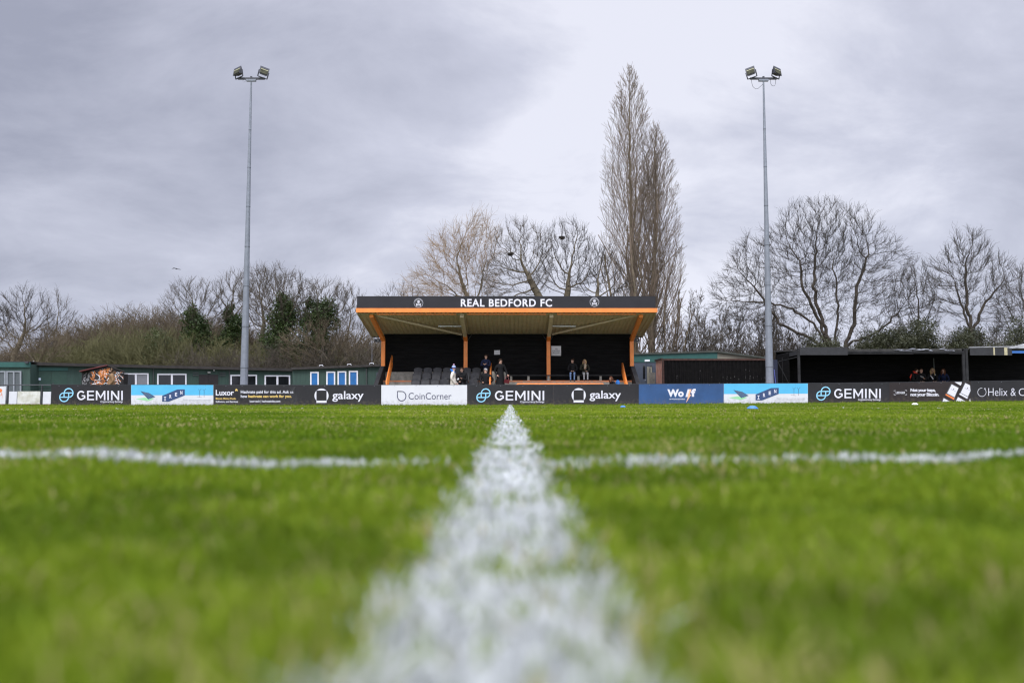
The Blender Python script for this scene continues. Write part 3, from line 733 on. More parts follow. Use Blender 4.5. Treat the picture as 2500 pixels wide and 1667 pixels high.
# seats
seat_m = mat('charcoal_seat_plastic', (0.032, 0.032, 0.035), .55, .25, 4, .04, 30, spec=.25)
seat_d = mat('seat_shadow_plastic', (0.018, 0.018, 0.020), .5, .25, 4)  # same plastic, with the shade of the folded-down gap put into its colour
def arch(w, h, top, n=9):
    pts = [(-w / 2, 0)]
    pts += [(-w / 2 + w * i / (n - 1), h + top * math.sin(math.pi * i / (n - 1)) ** .6) for i in range(n)]
    pts += [(w / 2, 0)]
    return pts
def make_seat(up, label):
    o = thing('stadium_seat', (0, 0, 0), label, 'seat', 'folding seats of the stand')
    mb = MB(); q = arch(.46, .30, .08)
    def surf(x, z, off): return (x, .20 - 1.0 * abs(x) ** 2 + off + .1 * z, .34 + z)
    fr = [surf(x, z, 0) for x, z in q]; n = len(q)
    cen = surf(0, .15, 0)
    vs = fr + [surf(x, z, .03) for x, z in q] + [cen, surf(0, .15, .03)]
    fs = [(i + 1, i, 2 * n) for i in range(n - 1)] + [(0, n - 1, 2 * n)] + [(n + i, n + i + 1, 2 * n + 1) for i in range(n - 1)] + [(2 * n - 1, n, 2 * n + 1)] + [(i, i + 1, n + i + 1, n + i) for i in range(n - 1)] + [(n - 1, 0, n, 2 * n - 1)]
    mb.add(vs, fs); mb.build('backrest', seat_m, o)
    mb = MB(); q = arch(.41, .26, .06)
    if up: poly = [(x, .08 + .12 * (z / .32), .28 + z) for x, z in q]; vec = (0, -.035, -.004)
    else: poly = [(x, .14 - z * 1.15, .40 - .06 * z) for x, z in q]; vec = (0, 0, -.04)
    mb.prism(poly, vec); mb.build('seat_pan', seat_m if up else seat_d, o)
    for s_ in (-1, 1):
        mb = MB(); mb.bar((s_ * .2, .20, 0), (s_ * .2, .17, .42), .03, .05); mb.build('bracket', dark_steel, o)
    return o
ordw = ['first', 'second', 'third', 'fourth', 'fifth', 'sixth', 'seventh']
rows = [('back', 45.75, 1.33, 796, 24.0, (1, 0, 1, 1, 1, 1, 1)), ('middle', 44.95, 1.02, 793, 23.8, (1, 0, 1, 0, 1, 1, 0)), ('front', 44.15, .68, 790, 23.6, (1, 1, 1, 0, 1, 1, 0))]
proto = {}
for rname, Y, z, z3x, stp, ups in rows:
    px0 = 850 + {'back': 838, 'middle': 824, 'front': 811}[rname] / 4.9
    for k in range(7):
        lab = 'charcoal tip-up seat, %s from the left aisle in the %s row%s' % (ordw[k], rname, '' if ups[k] else ', pan folded down')
        loc = (WX(px0 + k * stp * 4.85 / 4.9, 905, Y), Y - .22, z)
        if ups[k] not in proto: 
            proto[ups[k]] = make_seat(ups[k], lab); proto[ups[k]].location = loc
        else: copy_thing(proto[ups[k]], loc, lab)

# ------------------------------------------------------------------ floodlight masts
def mast(px_b, px_t, joints, label, loops, Y=42.0):
    xb = WX(px_b, 939, Y); xt = WX(px_t, 200, Y); zt = WZ(199, Y)
    root = thing('floodlight_mast', (xb, Y, 0), label, 'floodlight', 'floodlight masts behind the boards')
    ax = lambda z: xb + (xt - xb) * z / zt
    zs = [0] + [WZ(j, Y) for j in sorted(joints, reverse=True)] + [zt]
    rb, rt = .205, .042
    rad = lambda z: rb + (rt - rb) * z / zt
    mb = MB()
    for a, b in zip(zs[:-1], zs[1:]):
        mb.tube([(ax(a), Y, a), (ax(b), Y, b)], [rad(a) * 1.03, rad(b) * .985], 12)
    mb.build('pole', steel, root)
    for z in zs[1:-1]:
        mb = MB(); mb.tube([(ax(z), Y, z - .018), (ax(z), Y, z + .018)], rad(z) * 1.05, 12); mb.build('joint_collar', mat('dull_steel', (0.12, 0.128, 0.15), .55, .15, 8, metal=.3), root)
    mb = MB(); mb.box(xt - .69, xt + .69, Y - .06, Y + .06, zt + .10, zt + .18); mb.build('crossarm', dark_steel, root)
    mb = MB(); mb.box(xt - .245, xt + .245, Y - .07, Y + .07, zt, zt + .09); mb.build('bracket_plate', steel, root)
    mb = MB(); mb.box(xt - .045, xt + .045, Y - .05, Y + .05, zt + .185, zt + .25); mb.build('sensor_box', dark_steel, root)
    lens = mat('floodlight_lens', (0.045, 0.045, 0.026), .6, .4, 6, spec=.1)
    for s_ in (-1, 1):
        c = np.array((xt + s_ * .66, Y - .04, zt + .50)); roll = R(-13 * s_); yaw = R(-24 * s_)
        def T(v):
            x, y, z = v; x, z = x * math.cos(roll) - z * math.sin(roll), x * math.sin(roll) + z * math.cos(roll)
            return np.array((x * math.cos(yaw) + y * math.sin(yaw), -x * math.sin(yaw) * 1 + y * math.cos(yaw), z)) + c
        mb = MB(); h, w, d = .235, .235, .05
        tilt = .10
        fr = [(-w, -.10 - tilt, -h), (w, -.10 - tilt, -h), (w, -.10 + tilt, h), (-w, -.10 + tilt, h)]
        fr = [(x, y, z) for x, y, z in fr]
        bk = [(-.14, .16, -.14), (.14, .16, -.14), (.14, .16, .16), (-.14, .16, .16)]
        mb.add([T(v) for v in fr + bk], [(3,2,1,0),(4,5,6,7),(0,1,5,4),(1,2,6,5),(2,3,7,6),(3,0,4,7)])
        fl = mb.build('floodlight', dark_steel, root)
        mb = MB(); q = .82; mb.add([T((x * q, y - .012, z * q)) for x, y, z in fr], [(3, 2, 1, 0)]); mb.build('lens', lens, fl)
        mb = MB(); z1 = .05; mb.add([T((x * q, -.10 + tilt * (z / h) - .018, z)) for x, z in ((-w, z1), (w, z1), (w, z1 + .03), (-w, z1 + .03))], [(0, 1, 2, 3)]); mb.build('lamp_tube', mat('lamp_tube_glass', (.42, .41, .24), .3, .1), fl)
        mb = MB(); mb.bar(T((-.22, 0, -.345)), T((.22, 0, -.345)), .06, .03)
        for e_ in (-1, 1): mb.bar(T((e_ * .235, 0, -.35)), T((e_ * .245, .02, .02)), .03, .05)
        mb.build('yoke', dark_steel, fl)
        mb = MB(); mb.box(*sum([[c[0] + a - .05, c[0] + a + .05] for a in (-s_ * .08,)], []), Y - .05, Y + .05, zt + .181, c[2] - .34); mb.build('yoke_bolt', dark_steel, fl)
    if loops:
        for pts in ([(-.62, .10), (-.60, -.1), (-.55, -.28), (-.42, -.40), (-.28, -.38), (-.14, -.25), (-.04, -.16)], [(.36, .1), (.37, -.12), (.42, -.22), (.5, -.25), (.58, -.22), (.62, -.12), (.62, .1)]):
            mb = MB(); mb.tube([(xt + a, Y, zt + .0 + b) for a, b in pts], .010, 5); mb.build('cable', dark_steel, root)
    else:
        mb = MB(); mb.tube([(xt - .36 + .07 * math.cos(k * .8), Y, zt + .02 + .07 * math.sin(k * .8)) for k in range(9)], .006, 5); mb.build('cable', steel, root)
mast(595.6, 613.2, (602.7, 699, 798, 898, 505, 410, 318), 'tall grey tapered floodlight mast left of the stand, in front of the green building', False)
mast(1879.2, 1864, (896, 796, 697, 599, 503, 408, 316), 'tall grey tapered floodlight mast right of the stand with cable loops below its lamps', True)

# ------------------------------------------------------------------ buildings on the left
def zbox(mb, x0, x1, y0, y1, Y, th, z0=None):
    a = W(x0, y1, Y); b = W(x1, y0, Y); mb.box(a[0], b[0], Y, Y + th, a[2] if z0 is None else z0, b[2]); return mb
def yB(px):      # the long building runs slightly away from the boards to the right
    return 47.5 + (px - 75) / (713 - 75) * 8.5
class Wall:
    """a straight wall seen between two photo columns, receding; features are given in pixels and lie on it"""
    def __init__(s, p0, Y0, p1, Y1):
        a, b = np.array(W(p0, 940, Y0)), np.array(W(p1, 940, Y1))
        s.a, s.b = a[:2], b[:2]; s.d = (s.b - s.a) / np.linalg.norm(s.b - s.a); s.n = np.array((s.d[1], -s.d[0]))   # n points to the pitch
    def Y(s, px):
        k = (px - CX) / F
        c = math.cos(PITCH)
        # solve x = k*Y approx (pixel column at mid height)
        kk = W(px, 920, 1.0)[0]
        t = (s.a[0] - kk * s.a[1]) / (kk * s.d[1] - s.d[0])
        return s.a[1] + t * s.d[1]
    def pt(s, px, py, out=0.0):
        Y = s.Y(px); p = np.array(W(px, py, Y)); p[:2] += s.n * out; return p
    def slab(s, mb, x0, x1, y0, y1, out, depth, z0=None, y0b=None):
        """block from 'out' in front of the wall, 'depth' thick, with pixel corners"""
        A, B, Cc, D = s.pt(x0, y1, out), s.pt(x1, y1, out), s.pt(x1, y0b or y0, out), s.pt(x0, y0, out)
        if z0 is not None: A[2] = z0; B[2] = z0
        v = np.array((-s.n[0], -s.n[1], 0)) * depth
        mb.prism([A, B, Cc, D], v); return mb

wallB = Wall(75, 47.5, 713, 56.0)
bldB = thing('clubhouse', tuple(wallB.pt(394, 983)[:2]) + (0,), 'long low dark green clubhouse with flat dark roof and white framed windows', 'building')
bldB.location.z = 0
mb = MB(); wallB.slab(mb, 75, 713.5, 887.5, 983, 0, 5.5, 0.0, 902.5)
mb.v = [tuple(p) for p in mb.v]; mb.build('wall', green_wall, bldB)
# give the wall one level top: the roof covers it
mb = MB()
A, B = wallB.pt(73, 884.5, .30), wallB.pt(715, 900, .30)
zt2 = (A[2] + B[2]) / 2
v = np.array((-wallB.n[0], -wallB.n[1], 0)) * 6
mb.prism([A + (0, 0, -.17), B + (0, 0, -.17), B, A], v); mb.build('roof', felt, bldB)
def window(wall, x0, x1, y0, parent, mull=True, blind=None, y1=944, fr=3.2, names=('window', 'pane')):
    mb = MB()
    wall.slab(mb, x0, x0 + fr, y0, y1, .05, .08); wall.slab(mb, x1 - fr, x1, y0, y1, .05, .08); wall.slab(mb, x0 + fr + .05, x1 - fr - .05, y0, y0 + fr, .05, .08)
    if mull: wall.slab(mb, (x0 + x1) / 2 - fr * .7, (x0 + x1) / 2 + fr * .7, y0 + fr + .1, y1, .052, .08)
    w = mb.build('window', white_pvc, parent)
    if mull:
        for a, b, bb in ((x0 + fr, (x0 + x1) / 2 - fr * .7, None), ((x0 + x1) / 2 + fr * .7, x1 - fr, blind)):
            mb = MB(); wall.slab(mb, a + .05, b - .05, y0 + fr + .1, y1, .015, .02); mb.build('pane', bb or dark_glass, w)
    else:
        mb = MB(); wall.slab(mb, x0 + fr + .05, x1 - fr - .05, y0 + fr + .1, y1, .015, .02); mb.build('pane', blind or dark_glass, w)
    return w
blind_grey = mat('grey_blind', (0.20, 0.205, 0.22), .6, .1, 8)
window(wallB, 300, 362.5, 911, bldB, True, blind_grey)
window(wallB, 383.5, 455, 912, bldB); window(wallB, 562, 627, 914.5, bldB); window(wallB, 645.5, 708, 915.8, bldB)
door_m = mat('dark_brown_door', (0.018, 0.014, 0.014), .5, .2, 4)
for a, b in ((485.3, 508.5), (509, 532.5)):
    mb = MB(); wallB.slab(mb, a, b, 914.5, 946, .03, .05); mb.build('door', door_m, bldB)
pipe_m = mat('dark_grey_pipe', (0.05, 0.055, 0.055), .5, .1, 5)
for px, yt in ((374, 899), (559.5, 904), (84.5, 898)):
    mb = MB(); a = wallB.pt(px - 6, yt - 4, .22); b = wallB.pt(px, yt, .06); c = wallB.pt(px, 983, .06); c[2] = 0
    mb.tube([a, b, c], .035, 8); mb.build('downpipe', pipe_m, bldB)
for a, b, y in ((471, 484, 909), (471, 484, 914.4), (536, 550, 910), (536, 550, 915)):
    mb = MB(); wallB.slab(mb, a, b, y, y + 2.6, .06, .05); mb.build('vent', pipe_m, bldB)
mb = MB(); wallB.slab(mb, 506, 513, 907, 911.3, .12, .1); mb.build('bulkhead_light', mat('lamp_grey', (.25, .26, .24), .4, .1), bldB)
mb = MB(); mb.ball(wallB.pt(521.5, 904, .1), .05); mb.build('security_camera', white_pvc, bldB)
for a, b in ((88, 124), (125.5, 163)):
    mb = MB(); wallB.slab(mb, a, b, 906, 946, .02, .03); mb.build('wall_panel', mat('green_shutter', (0.026, 0.062, 0.045), .65, .1, 3), bldB)
mb = MB(); wallB.slab(mb, 84, 166, 897, 905, .05, .06); mb.build('trim_board', green_fascia, bldB)
mb = MB(); wallB.slab(mb, 86, 99.6, 922.5, 928, .035, .012)
sg = thing('info_sign', tuple(wallB.pt(92.8, 928, .035)), 'small pale blue and white information plate on the green wall at far left', 'sign')
mb.build('plate', mat('pale_blue_plate', (.50, .62, .74), .5, .08, 6), sg)
mb = MB()
for k in range(3): wallB.slab(mb, 88 + k * 4, 90.6 + k * 4, 923.6, 926.6, .039, .003)
mb.build('pictogram', mat('white_plate_print', (.78, .80, .84), .5, .03), sg)
cm = thing('dome_camera', tuple(wallB.pt(79.5, 899, .2)), 'white dome security camera on a bracket at the corner of the green clubhouse', 'camera')
mb = MB(); c = wallB.pt(79.5, 897.5, .25); mb.ball((c[0], c[1], c[2]), (.10, .10, .07)); mb.tube([c + (0, 0, .05), c + (0, 0, .36)], .015, 6); mb.build('housing', white_pvc, cm, True)
mb = MB(); mb.ball((c[0], c[1] - .02, c[2] - .05), (.06, .06, .055)); mb.build('dome', dark_glass, cm, True)

# far left block with mesh gates
wallA = Wall(-70, 46.2, 74.5, 46.6)
bldA = thing('store_building', tuple(wallA.pt(20, 983)[:2]) + (0,), 'green boarded store at the left edge with a teal fascia and grey mesh gates', 'building')
mb = MB(); wallA.slab(mb, -70, 74, 889, 983, 0, 5.0, 0.0); mb.build('wall', green_wall, bldA)
mb = MB(); wallA.slab(mb, -72, 74.6, 884, 896.5, .10, .15); mb.build('fascia', green_fascia, bldA)
mb = MB(); A, B = wallA.pt(-72, 884, .1), wallA.pt(75, 884, .1); mb.prism([A, B, B + (0, 0, .05), A + (0, 0, .05)], (-wallA.n[0] * 5.2, -wallA.n[1] * 5.2, 0)); mb.build('roof', felt, bldA)
mb = MB(); wallA.slab(mb, 65, 73, 883.5, 887, .25, .16); mb.build('floodlight', dark_steel, bldA)
grille = mat('steel_mesh', (0.085, 0.10, 0.105), .6, .5, 90, detail=2)
gf = mat('grey_gate_frame', (0.24, 0.26, 0.28), .5, .12, 5)
for a, b in ((-22, 15.5), (17, 53.5)):
    mb = MB()
    for x0, x1 in ((a, a + 3.4), (b - 3.6, b), ((a + b) / 2 - 1.7, (a + b) / 2 + 1.7)): wallA.slab(mb, x0, x1, 905.5, 978, .09, .06)
    wallA.slab(mb, a + 3.5, (a + b) / 2 - 1.8, 905.5, 908.5, .088, .05); wallA.slab(mb, (a + b) / 2 + 1.8, b - 3.7, 905.5, 908.5, .088, .05)
    g = mb.build('gate', gf, bldA)
    mb = MB(); wallA.slab(mb, a + 1, b - 1, 907, 977, .035, .02); mb.build('mesh_infill', grille, g)

# block with the blue windows, next to the stand
wallC = Wall(713.5, 50.3, 938, 50.3)
bldC = thing('changing_block', tuple(wallC.pt(825, 983)[:2]) + (0,), 'dark green block with four narrow white framed windows and blue blinds left of the stand', 'building')
mb = MB(); wallC.slab(mb, 714, 938, 899, 983, 0, 4.5, 0.0); 
mb.build('wall', green_wall, bldC)
mb = MB(); A, B = wallC.pt(713, 897.5, .22), wallC.pt(939, 889, .22); q = np.array((0, 4.9, -.25))
mb.prism([A + (0, 0, -.13), B + (0, 0, -.13), B, A], q); mb.build('roof', felt, bldC)
mb = MB(); A, B = wallC.pt(714, 899, .012), wallC.pt(938, 891, .012); A2, B2 = wallC.pt(714, 905, .012), wallC.pt(938, 905, .012); mb.prism([A2, B2, B, A], (0, .12, 0)); mb.build('upper_wall', green_wall, bldC)
for x0, x1, y0 in ((757.7, 778.6, 907.5), (797, 818.8, 906.6), (824.4, 845.8, 906), (852, 874.2, 905)): window(wallC, x0, x1, y0, bldC, False, blue_blind)
mb = MB(); mb.tube([wallC.pt(890, 894, .18), wallC.pt(895, 898.5, .06), tuple(wallC.pt(896.5, 983, .06)[:2]) + (0,)], .035, 8); mb.build('downpipe', pipe_m, bldC)
mb = MB(); wallC.slab(mb, 919, 936, 909, 950, .03, .04); mb.build('door', mat('slate_blue_door', (0.045, 0.055, 0.075), .5, .1, 4), bldC)
mb = MB(); mb.ball(wallC.pt(928.5, 904, .08), .05); mb.build('bulkhead_light', white_pvc, bldC)
for px, py in ((781, 894.5), (850, 892), (905, 889.5)):
    mb = MB(); c = wallC.pt(px, py, -.3); mb.tube([c + (-.12, 0, -.1), c + (-.1, 0, .08), c + (.1, 0, .1), c + (.12, 0, .02)], .022, 6); mb.build('roof_pipe', white_pvc, bldC)
an = thing('aerial_mast', W(908, 895, 51), 'thin white aerial mast on the roof left of the stand', 'aerial')
mb = MB(); a, b = W(908, 896, 51), W(908.3, 833, 51); mb.tube([(a[0], 51, a[2] - .1), b], [.014, .010], 6); mb.build('pole', steel, an)
mb = MB(); mb.tube([(b[0] - .08, 51, b[2]), (b[0] + .08, 51, b[2])], .008, 5); mb.build('crossbar', steel, an)

# painted hut
YH = 45.2
hut = thing('painted_hut', W(250, 983, YH), 'small hut covered in an orange, black and white mural under a dark red gabled roof', 'hut')
hut.location.z = 0
x0, x1, xr = WX(219.5, 920, YH), WX(302, 920, YH), WX(265, 893, YH)
xs_ = WX(199.5, 920, YH + 1.1)
ze, zr_ = WZ(906, YH), WZ(894.5, YH)
mural_bg = mat('mural_black', (0.016, 0.014, 0.014), .6, .3, 4)
mb = MB()
mb.prism([(x0, YH, 0), (x1, YH, 0), (x1, YH, ze), (xr, YH, zr_), (x0, YH, ze)], (0, .06, 0)); mb.build('front_wall', mural_bg, hut)
mb = MB(); mb.prism([(x0, YH + .06, 0), (x0, YH + .06, ze), (xs_, YH + 1.1, ze), (xs_, YH + 1.1, 0)], (.06, .06, 0)); sw = mb.build('side_wall', mural_bg, hut)
mb = MB(); mb.box(xs_ + .08, x1 - .5, YH + 1.12, YH + 1.6, 0, ze - .1); mb.prism([(x1 - .01, YH + .065, 0), (x1 - .5, YH + 1.1, 0), (x1 - .5, YH + 1.1, ze - .02), (x1 - .01, YH + .065, ze - .02)], (-.06, 0, 0)); mb.build('rear_wall', mural_bg, hut)
red = mat('dark_red_roof', (0.13, 0.028, 0.028), .65, .2, 4)
mb = MB(); e0 = W(196, 908, YH - .15); 
mb.prism([(WX(197, 907, YH), YH - .15, ze - .03), (xr, YH - .15, zr_ + .04), (xr - .8, YH + 1.7, zr_ + .04), (WX(197, 907, YH) - .8, YH + 1.7, ze - .03)], (0, 0, .05)); mb.build('roof', red, hut)
mb = MB(); mb.prism([(xr + .002, YH - .14, zr_ + .04), (WX(306.5, 908, YH), YH - .14, ze - .05), (WX(306.5, 908, YH) - .8, YH + 1.7, ze - .05), (xr + .002 - .8, YH + 1.7, zr_ + .04)], (0, 0, .05)); mb.build('roof', felt, hut)
rm = random.Random(12)
p = Print(YH - .003); lay = 0
def inside(px, py):
    top = 906 - (px - 219.5) / (265 - 219.5) * 11 if px < 265 else 895 + (px - 265) / (302 - 265) * 11
    return 221 < px < 301 and py > top + 2 and py < 960
def swirl(cx, cy, ln, w, mi, curv):
    global lay
    a = rm.uniform(0, 6.28); pts = [(cx, cy)]
    for k in range(ln):
        a += curv + rm.uniform(-.12, .12); q = (pts[-1][0] + .9 * math.cos(a), pts[-1][1] - .9 * math.sin(a))
        if not inside(*q): break
        pts.append(q)
    if len(pts) > 3:
        lay += 1; p.mi(mi); p.stroke(pts, w, dy=0.00004 * lay)
for k in range(120):
    cx, cy = rm.uniform(222, 300), rm.uniform(898, 945)
    if not inside(cx, cy): continue
    mi = rm.choice((0, 0, 0, 1, 1, 2, 3)); c_ = rm.choice((-1, 1)) * rm.uniform(.04, .22); n_ = rm.randint(12, 30)
    swirl(cx, cy, n_, rm.uniform(1.0, 1.9), mi, c_)
for k in range(40):
    cx, cy = rm.uniform(222, 300), rm.uniform(898, 945)
    if inside(cx, cy): swirl(cx, cy, rm.randint(6, 14), .7, 3, rm.choice((-1, 1)) * rm.uniform(.05, .3))
cx, cy = 248, 911; lay += 1
p.mi(1); p.arc(cx, cy, 6.6, 0, 360, 1.3, 20, dy=0.00004 * lay); p.arc(cx, cy, 2.2, 0, 360, 1.1, 12, dy=0.00004 * lay)
for k in range(8):
    lay += 1; a = k * math.pi / 4; p.stroke([(cx + 2 * math.cos(a), cy + 2 * math.sin(a)), (cx + 6.5 * math.cos(a), cy + 6.5 * math.sin(a))], 1.0, dy=0.00004 * lay)
for r2 in (3, 5.2, 7.4): lay += 1; p.arc(224, 917, r2, -80, 80, 1.1, 14, dy=0.00004 * lay)
ml = p.build('mural', [mat('mural_white', (.66, .66, .67), .6, .12, 6), mat('mural_orange', (.62, .20, .035), .6, .25, 6), mat('mural_rust', (.30, .10, .03), .6, .25, 6), mural_bg], hut); ml['kind'] = 'stuff'
mb = MB()
for k in range(34):
    t = rm.uniform(.06, .9); zc = rm.uniform(.95, ze - .1); a = rm.uniform(0, 6.28)
    for j in range(7):
        a2 = a + .5; 
        def sp_(tt, zz): return (x0 + (xs_ - x0) * tt - .004, YH + .06 + 1.04 * tt - .004, zz)
        t2, z2_ = t + .035 * math.cos(a), zc + .035 * math.sin(a); w = .011
        if not (.05 < t2 < .95 and .9 < z2_ < ze - .03): break
        nx_, nz_ = -math.sin(a) * w, math.cos(a) * w
        mb.add([sp_(t - nx_, zc - nz_), sp_(t2 - nx_, z2_ - nz_), sp_(t2 + nx_, z2_ + nz_), sp_(t + nx_, zc + nz_)], [(0, 1, 2, 3)])
        t, zc, a = t2, z2_, a2 + rm.uniform(-.3, .3)
sm_ = mb.build('side_mural', mat('mural_white', (1, 1, 1)), hut); sm_['kind'] = 'stuff'

# ------------------------------------------------------------------ right: green building, container, shelter
wallD = Wall(1540, 51.0, 1752, 51.0)
bldD = thing('green_outbuilding', tuple(wallD.pt(1700, 983)[:2]) + (0,), 'low building with teal fascia and slate blue doors right of the stand', 'building')
mb = MB(); wallD.slab(mb, 1535, 1751, 884, 983, 0, 4, 0.0); mb.build('wall', mat('slate_wall', (0.05, 0.06, 0.075), .7, .1, 3), bldD)
A, B = wallD.pt(1534, 867, .06), wallD.pt(1751, 860, .06); A2, B2 = wallD.pt(1534, 884, .06), wallD.pt(1751, 884, .06)
mb = MB(); mb.prism([A2, B2, B, A], (0, .1, 0)); mb.build('fascia', green_fascia, bldD)
C1, C2 = wallD.pt(1751, 861, .0), wallD.pt(1856, 874, .0); 
mb = MB(); mb.prism([(C1[0] + .01, 51, 0), (C2[0], 51, 0), C2, C1 + (.01, 0, 0)], (0, 4, 0)); mb.build('gable_wall', mat('beige_render', (.24, .22, .17), .85, .12, 3), bldD)
mb = MB(); mb.prism([A + (0, -.1, 0), B + (0, -.1, 0), B + (0, -.1, .10), A + (0, -.1, .10)], (0, 4.3, 0)); mb.prism([C1 + (.02, -.2, 0), C2 + (.2, -.2, -.03), C2 + (.2, -.2, .06), C1 + (.02, -.2, .10)], (0, 4.3, 0)); mb.build('roof', mat('mossy_felt', (.055, .06, .05), .9, .3, 5), bldD)
for a, b in ((1547, 1577), (1578, 1606)):
    mb = MB(); wallD.slab(mb, a, b, 885.5, 983, .03, .06, 0.0); d = mb.build('door', mat('slate_blue_door', (0, 0, 0)), bldD)
    mb = MB(); wallD.slab(mb, a + 22.5 if a < 1560 else a + 8, a + 28 if a < 1560 else a + 14, 892, 925, .036, .01); mb.build('pane', dark_glass, d)
    mb = MB(); wallD.slab(mb, b - 3 if a < 1560 else a + 1, b - .5 if a < 1560 else a + 3, 927, 929, .07, .05); mb.build('handle', steel, d)
o = thing('door_sign', tuple(wallD.pt(1579.5, 882, .065)), 'narrow white sign on the teal fascia above the slate blue doors', 'sign')
mb = MB(); wallD.slab(mb, 1573.4, 1586, 878, 882.4, .08, .016); mb.build('plate', white_pvc, o)

gp = thing('timber_gatepost', tuple(W(1583, 983, 48.2)[:2]) + (0,), 'pale timber gatepost and grey panel in front of the slate blue doors', 'gatepost')
mb = MB(); a, b = W(1580, 895, 48.2), W(1585.5, 895, 48.2); mb.box(a[0], b[0], 48.2, 48.32, 0, a[2]); mb.build('post', mat('pale_timber', (.34, .32, .24), .8, .15, 8), gp)
mb = MB(); a, b = W(1588, 896, 48.4), W(1591.5, 896, 48.4); mb.box(a[0], b[0], 48.4, 48.5, 0, a[2]); mb.build('post', mat('pale_timber', (0, 0, 0)), gp)
mb = MB(); a, b = W(1586, 909, 48.2), W(1600, 909, 48.2); mb.box(a[0], b[0], 48.22, 48.3, 0, a[2]); mb.build('panel', concrete, gp)

YC = 46.0
con = thing('shipping_container', W(1740, 983, YC), 'black corrugated shipping container with rusty end beside the right mast', 'container')
con.location.z = 0
xa, xb, ztop = WX(1619, 920, YC), WX(1874, 920, YC), WZ(875.5, YC)
con_m = mat('flaking_black_paint', (0.0045, 0.0043, 0.0045), .85, .0, 4, .1, 30, col2=(0.009, 0.0082, 0.008), spec=.08)
rust = mat('rusty_red_paint', (0.40, 0.12, 0.075), .75, .0, 7, .2, 40, col2=(0.62, 0.44, 0.36), stretch=(9, 9, .5))
rust_d = mat('rusty_edge', (0.05, 0.022, 0.016), .8, .4, 7, .2, 40)
vs = []; x = xa + .08; prof = []
while x < xb - .1:
    prof += [(x, 0), (x + .07, 0), (x + .105, .045), (x + .175, .045)]; x += .21
for z in (.15, ztop - .10):
    for px_, d in prof: vs.append((px_, YC + d, z))
n = len(prof); mb = MB(); mb.add(vs, [(i, i + 1, n + i + 1, n + i) for i in range(n - 1)])
mb.box(xa + .05, xb - .05, YC + .06, YC + 2.4, .15, ztop - .08); mb.build('side_panel', con_m, con)
mb = MB(); mb.bar((xa, YC + .02, ztop - .05), (xb, YC + .02, ztop - .05), .10, .10); mb.build('top_rail', rust_d, con)
for xx in (xa, xb):
    mb = MB(); mb.box(xx - .06, xx + .06, YC - .03, YC + .09, 0, ztop - .10); mb.build('corner_post', rust_d, con)
ye = 47.7; xe = WX(1600.5, 920, ye)
mb = MB(); k = 9
prof = []
for i in range(k):
    t = i / k; prof += [(t, 0), (t + .4 / k, 0), (t + .5 / k, .06), (t + .9 / k, .06)]
for z in (.15, ztop - .03):
    for t, d in prof: mb.v.append((xa - .06 + (xe - xa + .06) * t + d * .9, YC + .05 + (ye - YC - .05) * t + d * .2, z))
n = len(prof)
for i in range(n - 1): mb.f.append((i + 1, i, n + i, n + i + 1)); mb.m.append(0)
mb.build('end_panel', rust, con)
mb = MB(); mb.bar((xa - .05, YC, ztop - .02), (xe, ye, ztop - .02), .1, .1); mb.build('end_rail', rust_d, con)
mb = MB(); rr = random.Random(8)
for k in range(70):
    xx = xa + (xb - xa) * min(.97, max(.03, rr.gauss(.66, .2))); zz = rr.choice((1.05, 1.1, 1.45, 1.5, 1.55, 1.9, 1.2)) + rr.uniform(-.05, .05)
    xx = xa + .08 + round((xx - xa - .08) / .21) * .21 + rr.uniform(0, .05)
    w, h = rr.uniform(.02, .05), rr.uniform(.01, .05); mb.add([(xx, YC - .003, zz), (xx + w, YC - .003, zz - .01), (xx + w * .8, YC - .003, zz + h), (xx + .01, YC - .003, zz + h * .8)], [(0, 1, 2, 3)])
mb.build('paint_chips', mat('chipped_grey', (.10, .095, .09), .8, .2), con)['kind'] = 'stuff'

tarp = thing('blue_tarpaulin_panel', tuple(W(1896, 983, 45.6)[:2]) + (0,), 'narrow dark blue upright sheet between the right mast and the black shelter', 'panel')
mb = MB(); a, b = W(1874, 878, 45.6), W(1898, 878, 45.6); mb.box(a[0], b[0], 45.6, 45.64, 0, a[2]); mb.build('sheet', mat('dark_blue_sheet', (.010, .014, .035), .5, .2, 4), tarp)
mb = MB(); mb.tube([W(1890, 902, 45.55), W(1893.5, 935, 45.55), W(1894.5, 960, 45.55)], .022, 6); mb.build('edge_tube', mat('violet_blue_tube', (.10, .12, .40), .4, .1), tarp)

# roofed spectator shelter
YS = 43.6; YSB = 47.2
shel = thing('spectator_shelter', (WX(2230, 983, YS), YS, 0), 'long black open fronted spectator shelter with a ragged flat roof on the right', 'shelter')
xl, xr_ = WX(1950, 900, YS), WX(2640, 900, YS)
zt0 = WZ(851, YS)
mb = MB(); a = W(1902, 872, YSB); mb.box(xl - .02, xr_, YSB, YSB + .08, 0, zt0 + .06); mb.build('back_wall', black_paint, shel)
mb = MB(); mb.prism([(xl + .01, YS + 1.6, 0), (xl + .01, YSB - .01, 0), (xl + .01, YSB - .01, zt0 - .14), (xl + .01, YS + 1.6, zt0 - .14)], (.05, 0, 0)); mb.build('side_wall', black_paint, shel)
roof_m = mat('ragged_roof_felt', (.045, .043, .04), .8, .5, 4, .3, 12)
mb = MB(); x = WX(1951, 850, YS); rr = random.Random(3)
mb.prism([(x, YS - .02, zt0 - .12), (xr_, YS - .02, zt0 - .02), (xr_, YSB + .3, zt0 + .1), (xl - .05, YSB + .3, zt0 + .05)], (0, 0, .07)); mb.build('roof', roof_m, shel)
mb = MB()
